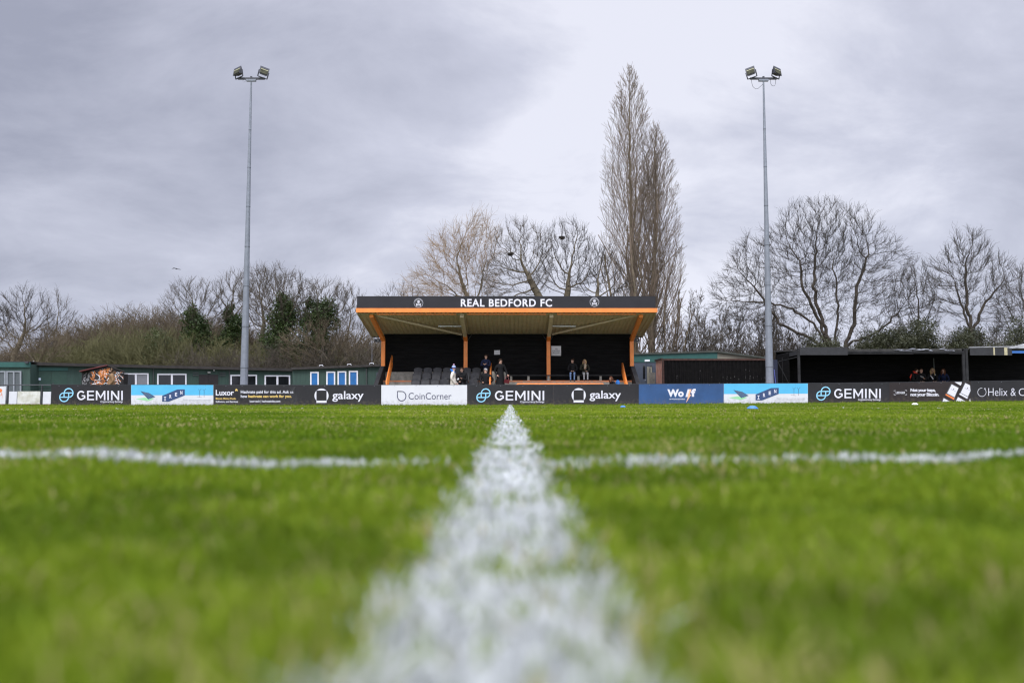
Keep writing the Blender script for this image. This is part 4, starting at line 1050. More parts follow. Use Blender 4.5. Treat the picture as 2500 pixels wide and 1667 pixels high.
for a, b in ((1951, 2068),): mb.box(WX(a, 857, YS), WX(b, 857, YS), YS - .08, YS - .03, WZ(866.8, YS), WZ(847.6, YS))
mb.build('fascia_board', mat('black_grey_fascia', (.024, .024, .026), .6, .2, 4), shel)
for y0, y1, dy, mm in ((852.5, 857, .0, roof_m), (858, 861, -.04, black_wood), (861.4, 864, -.02, black_wood)):
    mb = MB(); px = 2068
    while px < 2350:
        w = rr.uniform(40, 110); e_ = min(px + w, 2352); j = rr.uniform(-.7, .7)
        mb.box(WX(px, 857, YS), WX(e_, 857, YS) - .01, YS - .05 + dy, YS + .03 + dy, WZ(y1 + j, YS), WZ(y0 + j, YS)); px = e_
    mb.build('roof_edge_board', mm, shel)
mb = MB()
for k in range(16):
    px = rr.uniform(2140, 2330); w = rr.uniform(6, 26); y = 853 + rr.uniform(-1.5, 3.5)
    a = W(px, y, YS - .12); b = W(px + w, y + rr.uniform(-.8, .8), YS - .12); h = rr.uniform(.012, .05)
    mb.prism([a, b, (b[0] - .02, b[1], b[2] + h * .6), ((a[0] + b[0]) / 2, a[1], a[2] + h)], (0, .03, 0))
mb.build('torn_felt', mat('torn_felt_grey', (.34, .35, .40), .6, .2), shel)['kind'] = 'stuff'
mb = MB(); mb.prism([W(1899, 866, YSB), W(1950, 854, YS + .02), W(1950, 865.5, YS + .02), W(1899, 877, YSB)], (.04, .06, 0)); mb.build('side_fascia', mat('black_grey_fascia', (0, 0, 0)), shel)
for x0, x1, y0, Y in ((1948.5, 1954, 850, YS - .02), (2350.5, 2357, 850, YS - .05), (2358.5, 2364.5, 850, YS - .05), (1911, 1916, 872, YSB - 1.0)):
    mb = MB(); mb.box(WX(x0, 900, Y), WX(x1, 900, Y), Y, Y + .1, 0, WZ(y0, Y)); mb.build('post', black_wood, shel)
mb = MB(); mb.tube([W(1901, 883, YSB - .3), W(1949, 871, YS + .15)], .03, 6); mb.build('side_rail', black_wood, shel)
mb = MB(); mb.tube([W(1899, 884, YS + .6), W(1927, 938, YS + .6)], .022, 6); mb.build('stay', black_wood, shel)
mb = MB(); mb.box(WX(2366, 858, YS), WX(2468, 858, YS), YS - .09, YS - .04, WZ(867.5, YS), WZ(849.5, YS)); fb = mb.build('fascia_board', mat('black_grey_fascia', (0, 0, 0)), shel)
for a, b in ((2422.5, 2426), (2449, 2456.5)):
    mb = MB(); mb.box(WX(a, 858, YS), WX(b, 858, YS), YS - .11, YS - .091, WZ(867, YS), WZ(848.5, YS)); mb.build('cream_batten', mat('cream_batten_paint', (.42, .38, .24), .8, .2, 9), fb)
mb = MB(); mb.bar(W(2366, 848, YS - .05), W(2640, 842, YS - .05), .10, .05); mb.build('white_edge', mat('weathered_white_trim', (.27, .27, .285), .6, .2, 5), shel)
mb = MB(); mb.box(WX(2468.5, 860, YS), WX(2640, 860, YS), YS - .09, YS - .03, WZ(862.5, YS), WZ(856.5, YS)); mb.build('blue_beam', mat('blue_beam_paint', (.03, .12, .36), .5, .1), shel)
mb = MB(); mb.box(xl + .1, xr_, YS + .8, YSB - .01, 0, .55); mb.build('step', black_wood, shel)
mb = MB(); mb.box(WX(2190, 930, 45.9), WX(2340, 930, 45.9), 45.7, 46.1, 1.02, 1.08)
for q in (2195, 2265, 2335): mb.box(WX(q - 2, 930, 45.9), WX(q + 2, 930, 45.9), 45.8, 46.0, .55, 1.019)
mb.build('bench', black_wood, shel)
mb = MB(); mb.tube([W(2279.5, 874, 46.4), W(2281, 915, 46.4)], .025, 6); mb.build('thin_pole', mat('dim_steel', (.12, .13, .13), .5, .1), shel)
ms = thing('marquee', W(2500, 850, 50), 'pale grey canopy top with white lattice frame above the shelter at the right edge', 'canopy')
ms.location.z = 0
zc0, zc1 = WZ(848, 50), WZ(838, 50); xc0, xc1 = WX(2486, 846, 50), WX(2640, 846, 50); xm_ = (xc0 + xc1) / 2
mb = MB(); B_ = [(xc0, 50, zc0), (xc1, 50, zc0), (xc1, 53.5, zc0), (xc0, 53.5, zc0)]; mb.add(B_ + [(xm_, 51.7, zc1 + .2)] + [(x, y, z - .12) for x, y, z in B_], [(0, 1, 4), (1, 2, 4), (2, 3, 4), (3, 0, 4), (5, 6, 1, 0), (6, 7, 2, 1), (7, 8, 3, 2), (8, 5, 0, 3)]); mb.build('canopy', mat('pale_canvas', (.34, .35, .345), .7, .08), ms)
mb = MB()
for k in range(4):
    xx = xc0 + .1 + k * .9; mb.bar((xx, 50.02, zc0 - .42), (xx + .9, 50.02, zc0 - .14), .03, .03); mb.bar((xx, 50.06, zc0 - .14), (xx + .9, 50.06, zc0 - .42), .03, .03)
mb.build('lattice', white_pvc, ms)
for xx in (xc0 + .05, xc1 - .05):
    mb = MB(); mb.box(xx - .03, xx + .03, 50.1, 50.16, 0, zc0 - .12); mb.build('leg', white_pvc, ms)

# ------------------------------------------------------------------ marker discs, bird, peg
def disc_cone(px, Y, r, m, label):
    x = WX(px, 995, Y); z = gzf(x, Y)
    o = thing('marker_disc', (x, Y, z), label, 'marker', 'marker discs on the pitch')
    mb = MB(); n = 20; prof = [(1, .0), (1, .05), (.80, .26), (.5, .46), (.34, .52), (.30, .50)]
    h = r * 1.0
    for a, b in prof:
        for k in range(n): mb.v.append((x + r * a * math.cos(6.2832 * k / n), Y + r * a * math.sin(6.2832 * k / n), z + .018 + h * b))
    for j in range(len(prof) - 1):
        for k in range(n): mb.f.append((j * n + k, j * n + (k + 1) % n, (j + 1) * n + (k + 1) % n, (j + 1) * n + k)); mb.m.append(0)
    mb.build('shell', m, o, True)
blue_pl = mat('blue_plastic', (.03, .17, .55), .4, .06, 5)
disc_cone(1521, 21.5, .075, blue_pl, 'small blue marker disc on the grass in front of the stand')
disc_cone(1837, 15.5, .105, blue_pl, 'larger blue marker disc on the grass below the right mast')
disc_cone(2234, 26, .10, mat('white_plastic', (.75, .75, .77), .4, .03), 'white marker disc on the grass at the right')
bd = thing('bird', W(430, 656, 90), 'single dark bird gliding in the sky left of the first mast', 'bird')
bx = W(430, 656, 90); mb = MB()
mb.ball(bx, (.07, .2, .06)); mb.prism([(bx[0], 89.9, bx[2] + .03), (bx[0] - .22, 89.95, bx[2] + .10), (bx[0] - .52, 90.1, bx[2] + .02), (bx[0] - .22, 90.12, bx[2] + .05)], (0, .02, -.02))
mb.prism([(bx[0], 89.9, bx[2] + .03), (bx[0] + .22, 89.95, bx[2] - .02), (bx[0] + .5, 90.1, bx[2] - .07), (bx[0] + .22, 90.12, bx[2] - .05)], (0, .02, -.02))
mb.prism([(bx[0] - .03, 90.15, bx[2]), (bx[0] + .03, 90.15, bx[2]), (bx[0] + .08, 90.4, bx[2]), (bx[0] - .08, 90.4, bx[2])], (0, 0, .015)); mb.build('body', mat('dark_feather', (.05, .05, .055), .7, .2), bd)

# ------------------------------------------------------------------ trees
def seg_mesh(name, segs, nside, mats, parent=None, mi=None):
    """segments (p0, p1, r0, r1) -> one mesh of tapered prisms"""
    A = np.array([s[0] for s in segs], float); B = np.array([s[1] for s in segs], float)
    r0 = np.array([s[2] for s in segs])[:, None]; r1 = np.array([s[3] for s in segs])[:, None]
    d = B - A; L = np.linalg.norm(d, axis=1, keepdims=True); d /= np.maximum(L, 1e-9)
    ref = np.where(np.abs(d[:, 2:3]) > .9, np.array([[1., 0, 0]]), np.array([[0., 0, 1]]))
    a = np.cross(d, ref); a /= np.linalg.norm(a, axis=1, keepdims=True); b = np.cross(d, a)
    off = woff(parent) if parent is not None else np.zeros(3)
    K = len(segs); V = np.empty((K, 2, nside, 3))
    for k in range(nside):
        t = 2 * math.pi * k / nside; o_ = a * math.cos(t) + b * math.sin(t)
        V[:, 0, k] = A + o_ * r0 - off; V[:, 1, k] = B + o_ * r1 - off
    base = (np.arange(K) * 2 * nside)[:, None, None]
    q = np.array([[k, (k + 1) % nside, nside + (k + 1) % nside, nside + k] for k in range(nside)])[None]
    return raw_mesh(name, V.reshape(-1, 3), (base + q).reshape(-1, 4), mats, parent)
def raw_mesh(name, V, Fc, mats, parent=None, smooth=False):
    me = bpy.data.meshes.new(name); V = np.ascontiguousarray(V, np.float32); n, k = Fc.shape
    me.vertices.add(len(V)); me.vertices.foreach_set('co', V.ravel())
    me.loops.add(n * k); me.loops.foreach_set('vertex_index', np.ascontiguousarray(Fc, np.int32).ravel())
    me.polygons.add(n); me.polygons.foreach_set('loop_start', np.arange(0, n * k, k, dtype=np.int32))
    for m_ in (mats if isinstance(mats, (list, tuple)) else [mats]): me.materials.append(m_)
    me.update(calc_edges=True)
    o = bpy.data.objects.new(name, me); COL.objects.link(o)
    if parent is not None: o.parent = parent
    return o
def nrm(v):
    l = math.sqrt(v[0]*v[0] + v[1]*v[1] + v[2]*v[2]) + 1e-9
    return (v[0]/l, v[1]/l, v[2]/l)
def tilt(d, ang, az):
    r = (1, 0, 0) if abs(d[0]) < .8 else (0, 1, 0)
    a = nrm((d[1]*r[2]-d[2]*r[1], d[2]*r[0]-d[0]*r[2], d[0]*r[1]-d[1]*r[0]))
    b = (d[1]*a[2]-d[2]*a[1], d[2]*a[0]-d[0]*a[2], d[0]*a[1]-d[1]*a[0])
    s, c = math.sin(ang), math.cos(ang); ca, sa = math.cos(az), math.sin(az)
    return tuple(d[i]*c + (a[i]*ca + b[i]*sa)*s for i in range(3))
class Tree:
    def __init__(s, seed): s.r = random.Random(seed); s.thick = []; s.thin = []
    def grow(s, p, d, L, r, lvl, P):
        """P: dict of lists per level: step, wob, up, nch, ang, ratio, start, rr"""
        rg = s.r; mx = P['max']
        env = P.get('env')
        if env and not P.get('cull'):
            if lvl == 0: L = min(L, .62 * env.ztop / max(.5, d[2]))
            else:
                t_ = .2
                while t_ < L and env((p[0] + d[0]*t_, p[1] + d[1]*t_, p[2] + d[2]*t_)): t_ += .2
                L = max(.25, min(L, t_ * rg.uniform(.9, 1.12)))
        n = max(2, int(L / P['step'][lvl])); st = L / n
        r_end = max(P['rmin'], r * (P['taper'] if lvl < mx else .5))
        nch = P['nch'][lvl] if lvl < mx else 0
        if nch: nch = max(1, int(round(nch * rg.uniform(.8, 1.2))))
        marks = sorted(P['start'][lvl] + (1 - P['start'][lvl]) * (i + rg.random()) / nch for i in range(nch)) if nch else []
        az = rg.uniform(0, 6.28); mi_ = 0; w = P['wob'][lvl]; up = P['up'][lvl]
        for i in range(n):
            t1 = (i + 1) / n
            d = nrm((d[0] + rg.gauss(0, w), d[1] + rg.gauss(0, w), d[2] + rg.gauss(0, w) + up))
            q = (p[0] + d[0]*st, p[1] + d[1]*st, p[2] + d[2]*st)
            ra = r + (r_end - r) * i / n; rb = r + (r_end - r) * t1
            (s.thick if ra > P.get('thick', .035) else s.thin).append((p, q, ra, rb))
            if env and P.get('cull') and lvl >= 1 and not env(q): return
            while mi_ < len(marks) and marks[mi_] <= t1:
                tm = marks[mi_]; mi_ += 1
                az += 2.4 + rg.uniform(-.5, .5)
                cl = L * P['ratio'][lvl] * (1 - P.get('short', .45) * tm) * rg.uniform(.7, 1.25)
                cr = max(P['rmin'], rb * P['rr'][lvl] * rg.uniform(.8, 1.1))
                s.grow(q, tilt(d, P['ang'][lvl] * rg.uniform(.7, 1.3), az), cl, cr, lvl + 1, P)
            p = q
        if lvl < mx:
            for k in range(P.get('fork', 2)):
                az += 2.2; s.grow(p, tilt(d, P['ang'][lvl] * .55 * rg.uniform(.6, 1.3), az), L * P['ratio'][lvl] * rg.uniform(.6, 1.0), max(P['rmin'], r_end * .85), lvl + 1, P)
    def build(s, root, bark, twig):
        if s.thick: seg_mesh('trunk', s.thick, 7, bark, root)
        if s.thin: seg_mesh('crown', s.thin, 3, twig, root)
def crown_points(rg, ells, Y, n, shell=.55):
    """attraction points inside a union of ellipsoids given as photo ellipses (cx, cy, rx, ry) at depth Y"""
    vol = np.array([e_[2] * e_[3] for e_ in ells], float); out_ = []
    for e_, c in zip(ells, rg.multinomial(n, vol / vol.sum())):
        d = rg.normal(size=(c, 3)); d /= np.linalg.norm(d, axis=1, keepdims=True)
        r = rg.uniform(0, 1, (c, 1)) ** (1 / 3.0); r = np.where(rg.random_sample((c, 1)) < shell, .72 + .28 * r, r)
        c0 = np.array(W(e_[0], e_[1], Y)); out_.append(c0 + d * r * np.array((e_[2], e_[2] * .85, e_[3])) / F * Y)
    return np.concatenate(out_)
def colonise(rg, A, chain, D=.34, kill=.62, up=.10, noise=.16, iters=110):
    """space colonisation: branches grow towards the points A; chain is a list of start polylines"""
    N = []; par = []
    for ch, p0 in chain:
        last = p0
        for p in ch: N.append(np.array(p, float)); par.append(last if last is not None else -1); last = len(N) - 1
    N = [np.array(p) for p in N]
    A = A.copy(); P = np.array(N); dist = np.linalg.norm(A[:, None] - P[None], axis=2); bi = dist.argmin(1); bd = dist.min(1)
    alive = np.ones(len(A), bool); cnt = np.zeros(20000, int)
    for it in range(iters):
        live = np.where(alive)[0]
        if len(live) < 8: break
        idx = bi[live]; P = np.array(N); v_ = A[live] - P[idx]; v_ /= np.linalg.norm(v_, axis=1, keepdims=True) + 1e-9
        acc = np.zeros((len(N), 3)); np.add.at(acc, idx, v_); gro = np.unique(idx); gro = gro[cnt[gro] < 4]
        if not len(gro): break
        d = acc[gro]; d /= np.linalg.norm(d, axis=1, keepdims=True) + 1e-9; d = d + rg.normal(size=d.shape) * noise; d[:, 2] += up; d /= np.linalg.norm(d, axis=1, keepdims=True)
        Q = P[gro] + d * D; b0 = len(N)
        for q, g in zip(Q, gro): N.append(q); par.append(int(g)); cnt[g] += 1
        dq = np.linalg.norm(A[live][:, None] - Q[None], axis=2); k = dq.argmin(1); m_ = dq[np.arange(len(live)), k]
        bt = m_ < bd[live]; bi[live[bt]] = b0 + k[bt]; bd[live[bt]] = m_[bt]
        alive[live[bd[live] < kill]] = False
        if len(N) > 9000: break
    return np.array(N), par
def col_tree(seed, px, Y, label, ells, trunk, rbase, n=1500, bark=None, twig=None, name='bare_tree', group='bare trees behind the ground', tw=(.3, .75, 5), droop=.20, D=.31, kill=.52, rtip=.0088, rt=.0076, noise=.17, pw=2.35, up=.1, root=None, z0=0.0, limbs=()):
    """trunk: photo points (px, py) from the base up to where the limbs leave"""
    rg = np.random.RandomState(seed); rr = random.Random(seed)
    base = (WX(px, 983, Y), Y, z0)
    if root is None: root = thing(name, base, label, 'tree', group)
    pts = [np.array(base)] + [np.array(W(a, b, Y)) + (0, rr.uniform(-.2, .2), 0) for a, b in trunk]; ch = [pts[0]]
    for a, b in zip(pts[:-1], pts[1:]):
        k = max(1, int(np.linalg.norm(b - a) / D))
        for i in range(k): ch.append(a + (b - a) * (i + 1) / k + rg.normal(size=3) * .03)
    A = crown_points(rg, ells, Y, int(n * 1.35)); chains = [(ch, None)]
    for lm in limbs:
        j = max(0, len(ch) - 1 - lm[0]); dy = rr.uniform(-1.2, 1.2); q0 = ch[j]; pl = [q0] + [np.array(W(a, b, Y)) + (0, dy * (i + 1) / len(lm[1]), 0) for i, (a, b) in enumerate(lm[1])]; c2 = []
        for a, b in zip(pl[:-1], pl[1:]):
            k = max(1, int(np.linalg.norm(b - a) / D))
            for i in range(k): c2.append(a + (b - a) * (i + 1) / k + rg.normal(size=3) * .05)
        chains.append((c2, j))
    N, par = colonise(rg, A, chains, D, kill, up, noise)
    M = len(N); kids = [[] for _ in range(M)]
    for i, p in enumerate(par):
        if p >= 0: kids[p].append(i)
    acc = np.zeros(M)
    for i in range(M - 1, -1, -1):
        if not kids[i]: acc[i] = rtip ** pw
        if par[i] >= 0: acc[par[i]] += acc[i]
    R_ = acc ** (1 / pw); R_ *= 1 + (rbase / R_[0] - 1) * np.clip((R_ / R_[0] - .06) / .94, 0, 1)
    t = Tree(seed)
    cen = np.array(W(ells[0][0], ells[0][1], Y)); cen[2] -= ells[0][3] / F * Y * .5
    for i, p in enumerate(par):
        if p < 0: continue
        r0 = R_[p] if (len(kids[p]) == 1 or R_[i] > .6 * R_[p]) else R_[i] * 1.15
        (t.thick if r0 > .032 else t.thin).append((tuple(N[p]), tuple(N[i]), r0, R_[i]))
        if R_[i] < .022:
            dd = N[i] - N[p]; dd /= np.linalg.norm(dd) + 1e-9
            for _ in range(tw[2] + (1 if not kids[i] else 0)):
                o_ = N[i] - cen; o_ /= np.linalg.norm(o_)
                d = nrm(tuple(dd * .7 + o_ * .45 + rg.normal(size=3) * .36 + (0, 0, droop))); L = rr.uniform(tw[0], tw[1]); q = tuple(N[i])
                for j in range(2):
                    d = nrm(tuple(d[c] + rr.gauss(0, .10) + (droop * .8 if c == 2 else 0) for c in range(3))); q2 = tuple(q[c] + d[c] * L / 2 for c in range(3)); t.thin.append((q, q2, rt, rt * .7))
                    if rr.random() < .6:
                        e_ = tilt(d, rr.uniform(.4, .8), rr.uniform(0, 6.28)); t.thin.append((q2, tuple(q2[c] + e_[c] * L * .4 for c in range(3)), rt * .8, rt * .55))
                    q = q2
    t.build(root, bark or bark_g, twig or twig_g)
    return root, t
bark_g = mat('olive_grey_bark', (0.115, 0.095, 0.062), .9, .3, 4, .4, 25)
bark_d = mat('dark_brown_bark', (0.052, 0.042, 0.031), .9, .3, 4, .4, 25)
twig_g = mat('grey_brown_twigs', (0.078, 0.064, 0.047), .9, .25, .4)
twig_d = mat('dark_twigs', (0.050, 0.042, 0.034), .9, .25, .4)
twig_w = mat('pinkish_willow_twigs', (0.26, 0.185, 0.112), .9, .2, .3)
twig_p = mat('poplar_twigs', (0.175, 0.135, 0.100), .9, .2, .4)
bark_p = mat('poplar_bark', (0.16, 0.13, 0.085), .9, .3, 3, .4, 20)
twig_t = mat('thicket_twigs', (0.110, 0.085, 0.052), .9, .3, .25)
twig_o = mat('olive_thicket_twigs', (0.115, 0.11, 0.045), .9, .3, .25)
BASE = dict(max=4, rmin=.0085, taper=.45, step=[.6, .5, .38, .28, .22], wob=[.10, .17, .20, .22, .24], up=[.02, .09, .07, .05, .04],
            nch=[5, 6, 6, 6], ang=[.75, .70, .65, .65], ratio=[.80, .62, .54, .50], start=[.45, .2, .15, .1], rr=[.55, .5, .5, .5], thick=.035, grow=1.22)
def PP(**k):
    d = dict(BASE); d.update(k)
    return {a: (list(b) + [b[-1]] * 4 if isinstance(b, list) else b) for a, b in d.items()}
def envelope(px0, px1, ptop, pbot, Y, e=2.2):
    """ellipse envelope of a crown seen between photo columns"""
    a = W(px0, (ptop + pbot) / 2, Y); b = W(px1, (ptop + pbot) / 2, Y); cx = (a[0] + b[0]) / 2; rx = (b[0] - a[0]) / 2
    zt = WZ(ptop, Y); zb = WZ(pbot, Y); cz = zb; rz = zt - zb
    def f(q):
        dz_ = (q[2] - cz) / rz if q[2] > cz else 0
        return (abs(q[0] - cx) / rx) ** e + (abs(q[1] - Y) / rx) ** e + abs(dz_) ** e < 1
    f.ztop = zt
    return f
def tree(seed, px, Y, label, P, L, r, d=(0, 0, 1), bark=bark_g, twig=twig_g, name='bare_tree', group='bare trees behind the ground', stems=None, z0=0.0):
    x = WX(px, 983, Y); root = thing(name, (x, Y, z0), label, 'tree', group); pass
    t = Tree(seed)
    for i, (dd, LL, rr_) in enumerate(stems or [(d, L, r)]):
        t.grow((x + (i % 3 - 1) * .1 * (1 if stems else 0), Y + .1 * (i % 2), z0), nrm(dd), LL * (P['grow'] if not stems else 1), rr_ * .85, 0, P)
    t.build(root, bark, twig)
    return root, t
# --- centre, behind the stand
G_ = 'bare trees behind the stand'
col_tree(11, 1165, 59, 'broad willow with fine drooping pinkish brown twigs behind the left of the stand roof', [(1125, 690, 85, 140), (1050, 735, 62, 95), (1168, 600, 52, 80), (1090, 640, 50, 70)], [(1163, 790), (1150, 735)], .32, 1700, bark_g, twig_w, 'willow_tree', G_, tw=(.45, 1.2, 5), droop=-.02, rt=.0075, noise=.2)
r22, t22 = col_tree(22, 1350, 57, 'bare rounded tree leaning left with a nest in its crown behind the stand', [(1268, 640, 72, 105), (1222, 690, 50, 70), (1310, 640, 45, 90)], [(1335, 760), (1310, 715), (1285, 665)], .26, 1700, group=G_, twig=twig_g)
r34, t34 = col_tree(34, 1372, 57.5, 'bare open branched tree with a nest high in its crown behind the stand', [(1385, 630, 70, 95), (1345, 650, 42, 70), (1430, 640, 40, 65)], [(1380, 760), (1388, 700)], .22, 1300, group=G_, twig=twig_d)
col_tree(45, 1456, 57, 'small bare tree with thick low side branches just left of the tall poplar', [(1470, 670, 50, 70), (1500, 700, 40, 45), (1435, 690, 35, 45)], [(1456, 760), (1458, 715)], .17, 900, group=G_, twig=twig_d)
col_tree(46, 985, 62, 'low thin bare tree showing over the left end of the stand roof', [(985, 735, 45, 38), (950, 745, 30, 30)], [(985, 800)], .1, 500, group=G_, twig=twig_g)
for k, (px, py, Y, lab) in enumerate(((1234, 631, 57, 'dark twig nest in the fork of the left leaning tree behind the stand'), (1378, 578, 57.3, 'dark twig nest high in the crown of the open branched tree'))):
    c0 = np.array(W(px, py, Y)); tt_ = (t22, t34)[k]
    en = np.array([q_[1] for q_ in tt_.thick + tt_.thin if q_[3] > .012]); c = tuple(en[np.argmin(((en - c0) ** 2 * (1, .15, 1)).sum(1))] + (0, 0, .1)); o = thing('bird_nest', c, lab, 'nest', 'nests in the trees'); rn = random.Random(k); sg_ = []
    for i in range(160):
        a = rn.uniform(0, 6.28); rr_ = rn.uniform(.03, .20); z = rn.uniform(-.09, .09) * (1.1 - rr_)
        q = (c[0] + rr_ * math.cos(a), c[1] + rr_ * math.sin(a), c[2] + z); dd = nrm((-math.sin(a) + rn.gauss(0, .4), math.cos(a) + rn.gauss(0, .4), rn.gauss(0, .25)))
        sg_.append((tuple(q[j] - dd[j] * .11 for j in range(3)), tuple(q[j] + dd[j] * .11 for j in range(3)), .015, .01))
    seg_mesh('twigs', sg_, 3, twig_d, o)['kind'] = 'stuff'
# --- poplar (two main stems, upswept)
YPO = 61
def pop_env(px_c, ptop, pbot, half, Y):
    c = WX(px_c, 600, Y); zt, zb = WZ(ptop, Y), 0; h = half / F * Y
    def f(q):
        t = (q[2] - zb) / (zt - zb)
        if t > 1: return False
        w = h * (min(1, .45 + t * 1.6) if t < .35 else (1 - ((t - .35) / .65) ** 3.6) ** .8)
        return math.hypot(q[0] - c, q[1] - Y) < w
    return f
def poplar(seed, px, ptop, half, cx):
    x = WX(px, 983, YPO); t = Tree(seed); zt = WZ(ptop, YPO); rg = t.r
    env = pop_env(cx, ptop, 983, half, YPO); xc = WX(cx, 700, YPO)
    Pb = PP(max=3, rmin=.0085, taper=.3, step=[.8, .55, .42, .35], wob=[.03, .075, .10, .14], up=[.0, .075, .06, .04], nch=[0, 6, 4, 0], ang=[.4, .36, .40, .4],
              ratio=[.3, .55, .5, .4], start=[0, .12, .1, 0], rr=[.5, .5, .5, .5], thick=.05, env=env, fork=1, short=.3, cull=True)
    n = 46; p = (x, YPO, 0.0); az = 0
    for i in range(n):
        tt = (i + 1) / n; q = (x + (xc - x) * min(1, tt * 1.4) + rg.gauss(0, .03), YPO + rg.gauss(0, .03), zt * .985 * tt)
        ra = .30 * (1 - (i / n)) ** 1.1 + .012; rb = .30 * (1 - tt) ** 1.1 + .011
        t.thick.append((p, q, ra, rb))
        if tt > .05:
            for k in range(4 if i % 2 else 3):
                az += 2.4; L = (zt * (1 - tt)) * .34 + 1.0; L = min(L, 6.5) * rg.uniform(.6, 1.15)
                t.grow(q, tilt((0, 0, 1), rg.uniform(.40, .78) * (1.15 - .4 * tt), az), L, max(.014, rb * rg.uniform(.10, .26)), 1, Pb)
        if tt < .5 and i % 4 == 0:       # strong co-leaders running parallel with the stem
            az += 2.4; t.grow(q, tilt((0, 0, 1), rg.uniform(.16, .30), az), zt * rg.uniform(.30, .48) * (1 - tt * .5), rb * rg.uniform(.35, .55), 1, dict(Pb, nch=[0, 9, 4, 0, 0, 0, 0, 0]))
        p = q
    return t, x
t1, x1_ = poplar(5, 1553, 158, 74, 1541); t2, x2_ = poplar(6, 1586, 300, 66, 1604)
po = thing('poplar_tree', ((x1_ + x2_) / 2, YPO, 0), 'very tall slim bare poplar with two upright stems behind the right of the stand', 'tree')
for t in (t1, t2):
    seg_mesh('trunk', t.thick, 7, bark_p, po); seg_mesh('crown', t.thin, 3, twig_p, po)
# low flank of the poplar to the right
tree(71, 1628, 60.5, 'leaning fan of long bare upswept shoots at the right foot of the poplar', PP(max=3, env=envelope(1570, 1672, 600, 1000, 60.5, 2.0), cull=True, nch=[9, 6, 5], ang=[.42, .42, .45], ratio=[.6, .5, .45], up=[.05, .07, .05, .04], wob=[.05, .09, .12, .15], start=[.05, .1, .1], step=[.6, .5, .4, .3]), 0, 0,
     bark=bark_p, twig=twig_p, name='bare_tree', group='bare trees behind the stand', stems=[((.05, 0, 1), 8, .12), ((.2, .1, 1), 7.5, .11), ((.3, -.1, 1), 6.5, .1), ((-.05, -.1, 1), 8, .1)])
# --- saplings between the poplar and the right mast
rs = random.Random(77)
sap_lab = ['leaning slightly left', 'with a forked top', 'with long side twigs', 'thin and straight', 'with dense low twigs', 'taller than its neighbours', 'leaning slightly right', 'short with a bushy top', 'nearest the container end', 'with spread upper twigs']
SP = PP(max=3, nch=[11, 6, 4], ang=[.42, .5, .55], ratio=[.30, .5, .5], up=[.03, .06, .05, .04], wob=[.06, .12, .16, .2], start=[.1, .1, .1], step=[.5, .4, .3, .25], rmin=.0085, thick=.04)
spots = [(1668, 745), (1700, 735), (1728, 770), (1757, 740), (1788, 748), (1818, 765), (1846, 750), (1876, 758), (1908, 742), (1940, 765), (1640, 790), (1715, 800), (1770, 800), (1830, 800), (1895, 800), (1960, 790)]
where = ['right of the poplar', 'two along from the poplar', 'above the teal fascia', 'above the middle of the teal building', 'above the right end of the teal fascia', 'above the beige gable', 'above the container', 'close beside the right mast', 'just right of the right mast', 'above the left end of the shelter', 'at the poplar foot', 'low over the teal fascia', 'low over the beige gable left end', 'low over the container', 'low right of the mast', 'low over the shelter corner']
for i, (px, py) in enumerate(spots):
    Y = 57 + rs.uniform(-2, 5); h = WZ(py, Y)
    tree(100 + i, px, Y, 'thin bare sapling ' + where[i], SP, 0, 0, twig=twig_g, name='sapling', group='saplings behind the buildings on the right',
         stems=[((rs.uniform(-.10, .10), rs.uniform(-.1, .1), 1), h * rs.uniform(.80, .95) / 1.12, .055), ((rs.uniform(-.22, .22), rs.uniform(-.2, .2), 1), h * .72, .04), ((rs.uniform(-.3, .3), .1, 1), h * .6, .035)])
# --- big spreading tree on the right, many stems from a low fork
YR_ = 56
G_ = 'bare trees behind the shelter'
col_tree(201, 2045, YR_, 'large spreading bare tree with many limbs fanning from a low fork above the shelter', [(2000, 640, 125, 150), (1890, 680, 120, 125), (2120, 690, 110, 135), (1805, 725, 75, 75), (2210, 760, 58, 70), (1960, 560, 60, 70), (2070, 590, 80, 90), (2015, 590, 90, 105), (2040, 700, 90, 100)], [(2042, 905), (2038, 880)], .38, 4200, bark_d, twig_d, group=G_, noise=.15, limbs=[
    (0, [(1990, 800), (1940, 760), (1870, 742), (1800, 745)]), (0, [(2000, 790), (1960, 720), (1945, 640)]), (0, [(2012, 790), (1990, 700), (2000, 610)]), (1, [(2045, 800), (2050, 730), (2040, 640)]), (1, [(2085, 790), (2092, 700), (2120, 620)]), (1, [(2075, 840), (2150, 810), (2200, 765)]), (0, [(1985, 830), (1900, 790), (1840, 700)])], D=.34, kill=.55, pw=2.3)
col_tree(202, 2372, 55, 'medium bare tree with upswept branches above the dark hedge at far right', [(2370, 680, 75, 120), (2310, 700, 55, 85), (2435, 720, 55, 95), (2365, 620, 40, 65)], [(2372, 860), (2370, 800)], .2, 1900, bark_d, twig_d, group=G_, up=.2, limbs=[(2, [(2345, 740), (2325, 690)]), (1, [(2400, 740), (2430, 700)]), (0, [(2360, 700), (2365, 640)])])
col_tree(203, 2510, 57, 'bare twiggy tree cut off by the right edge of the picture', [(2510, 740, 75, 100), (2470, 770, 40, 70)], [(2508, 860)], .16, 1000, bark_d, twig_d, group=G_)
col_tree(204, 2240, 58, 'slender bare tree filling the gap right of the large spreading tree', [(2235, 740, 60, 105)], [(2240, 850)], .13, 900, bark_d, twig_d, group=G_)
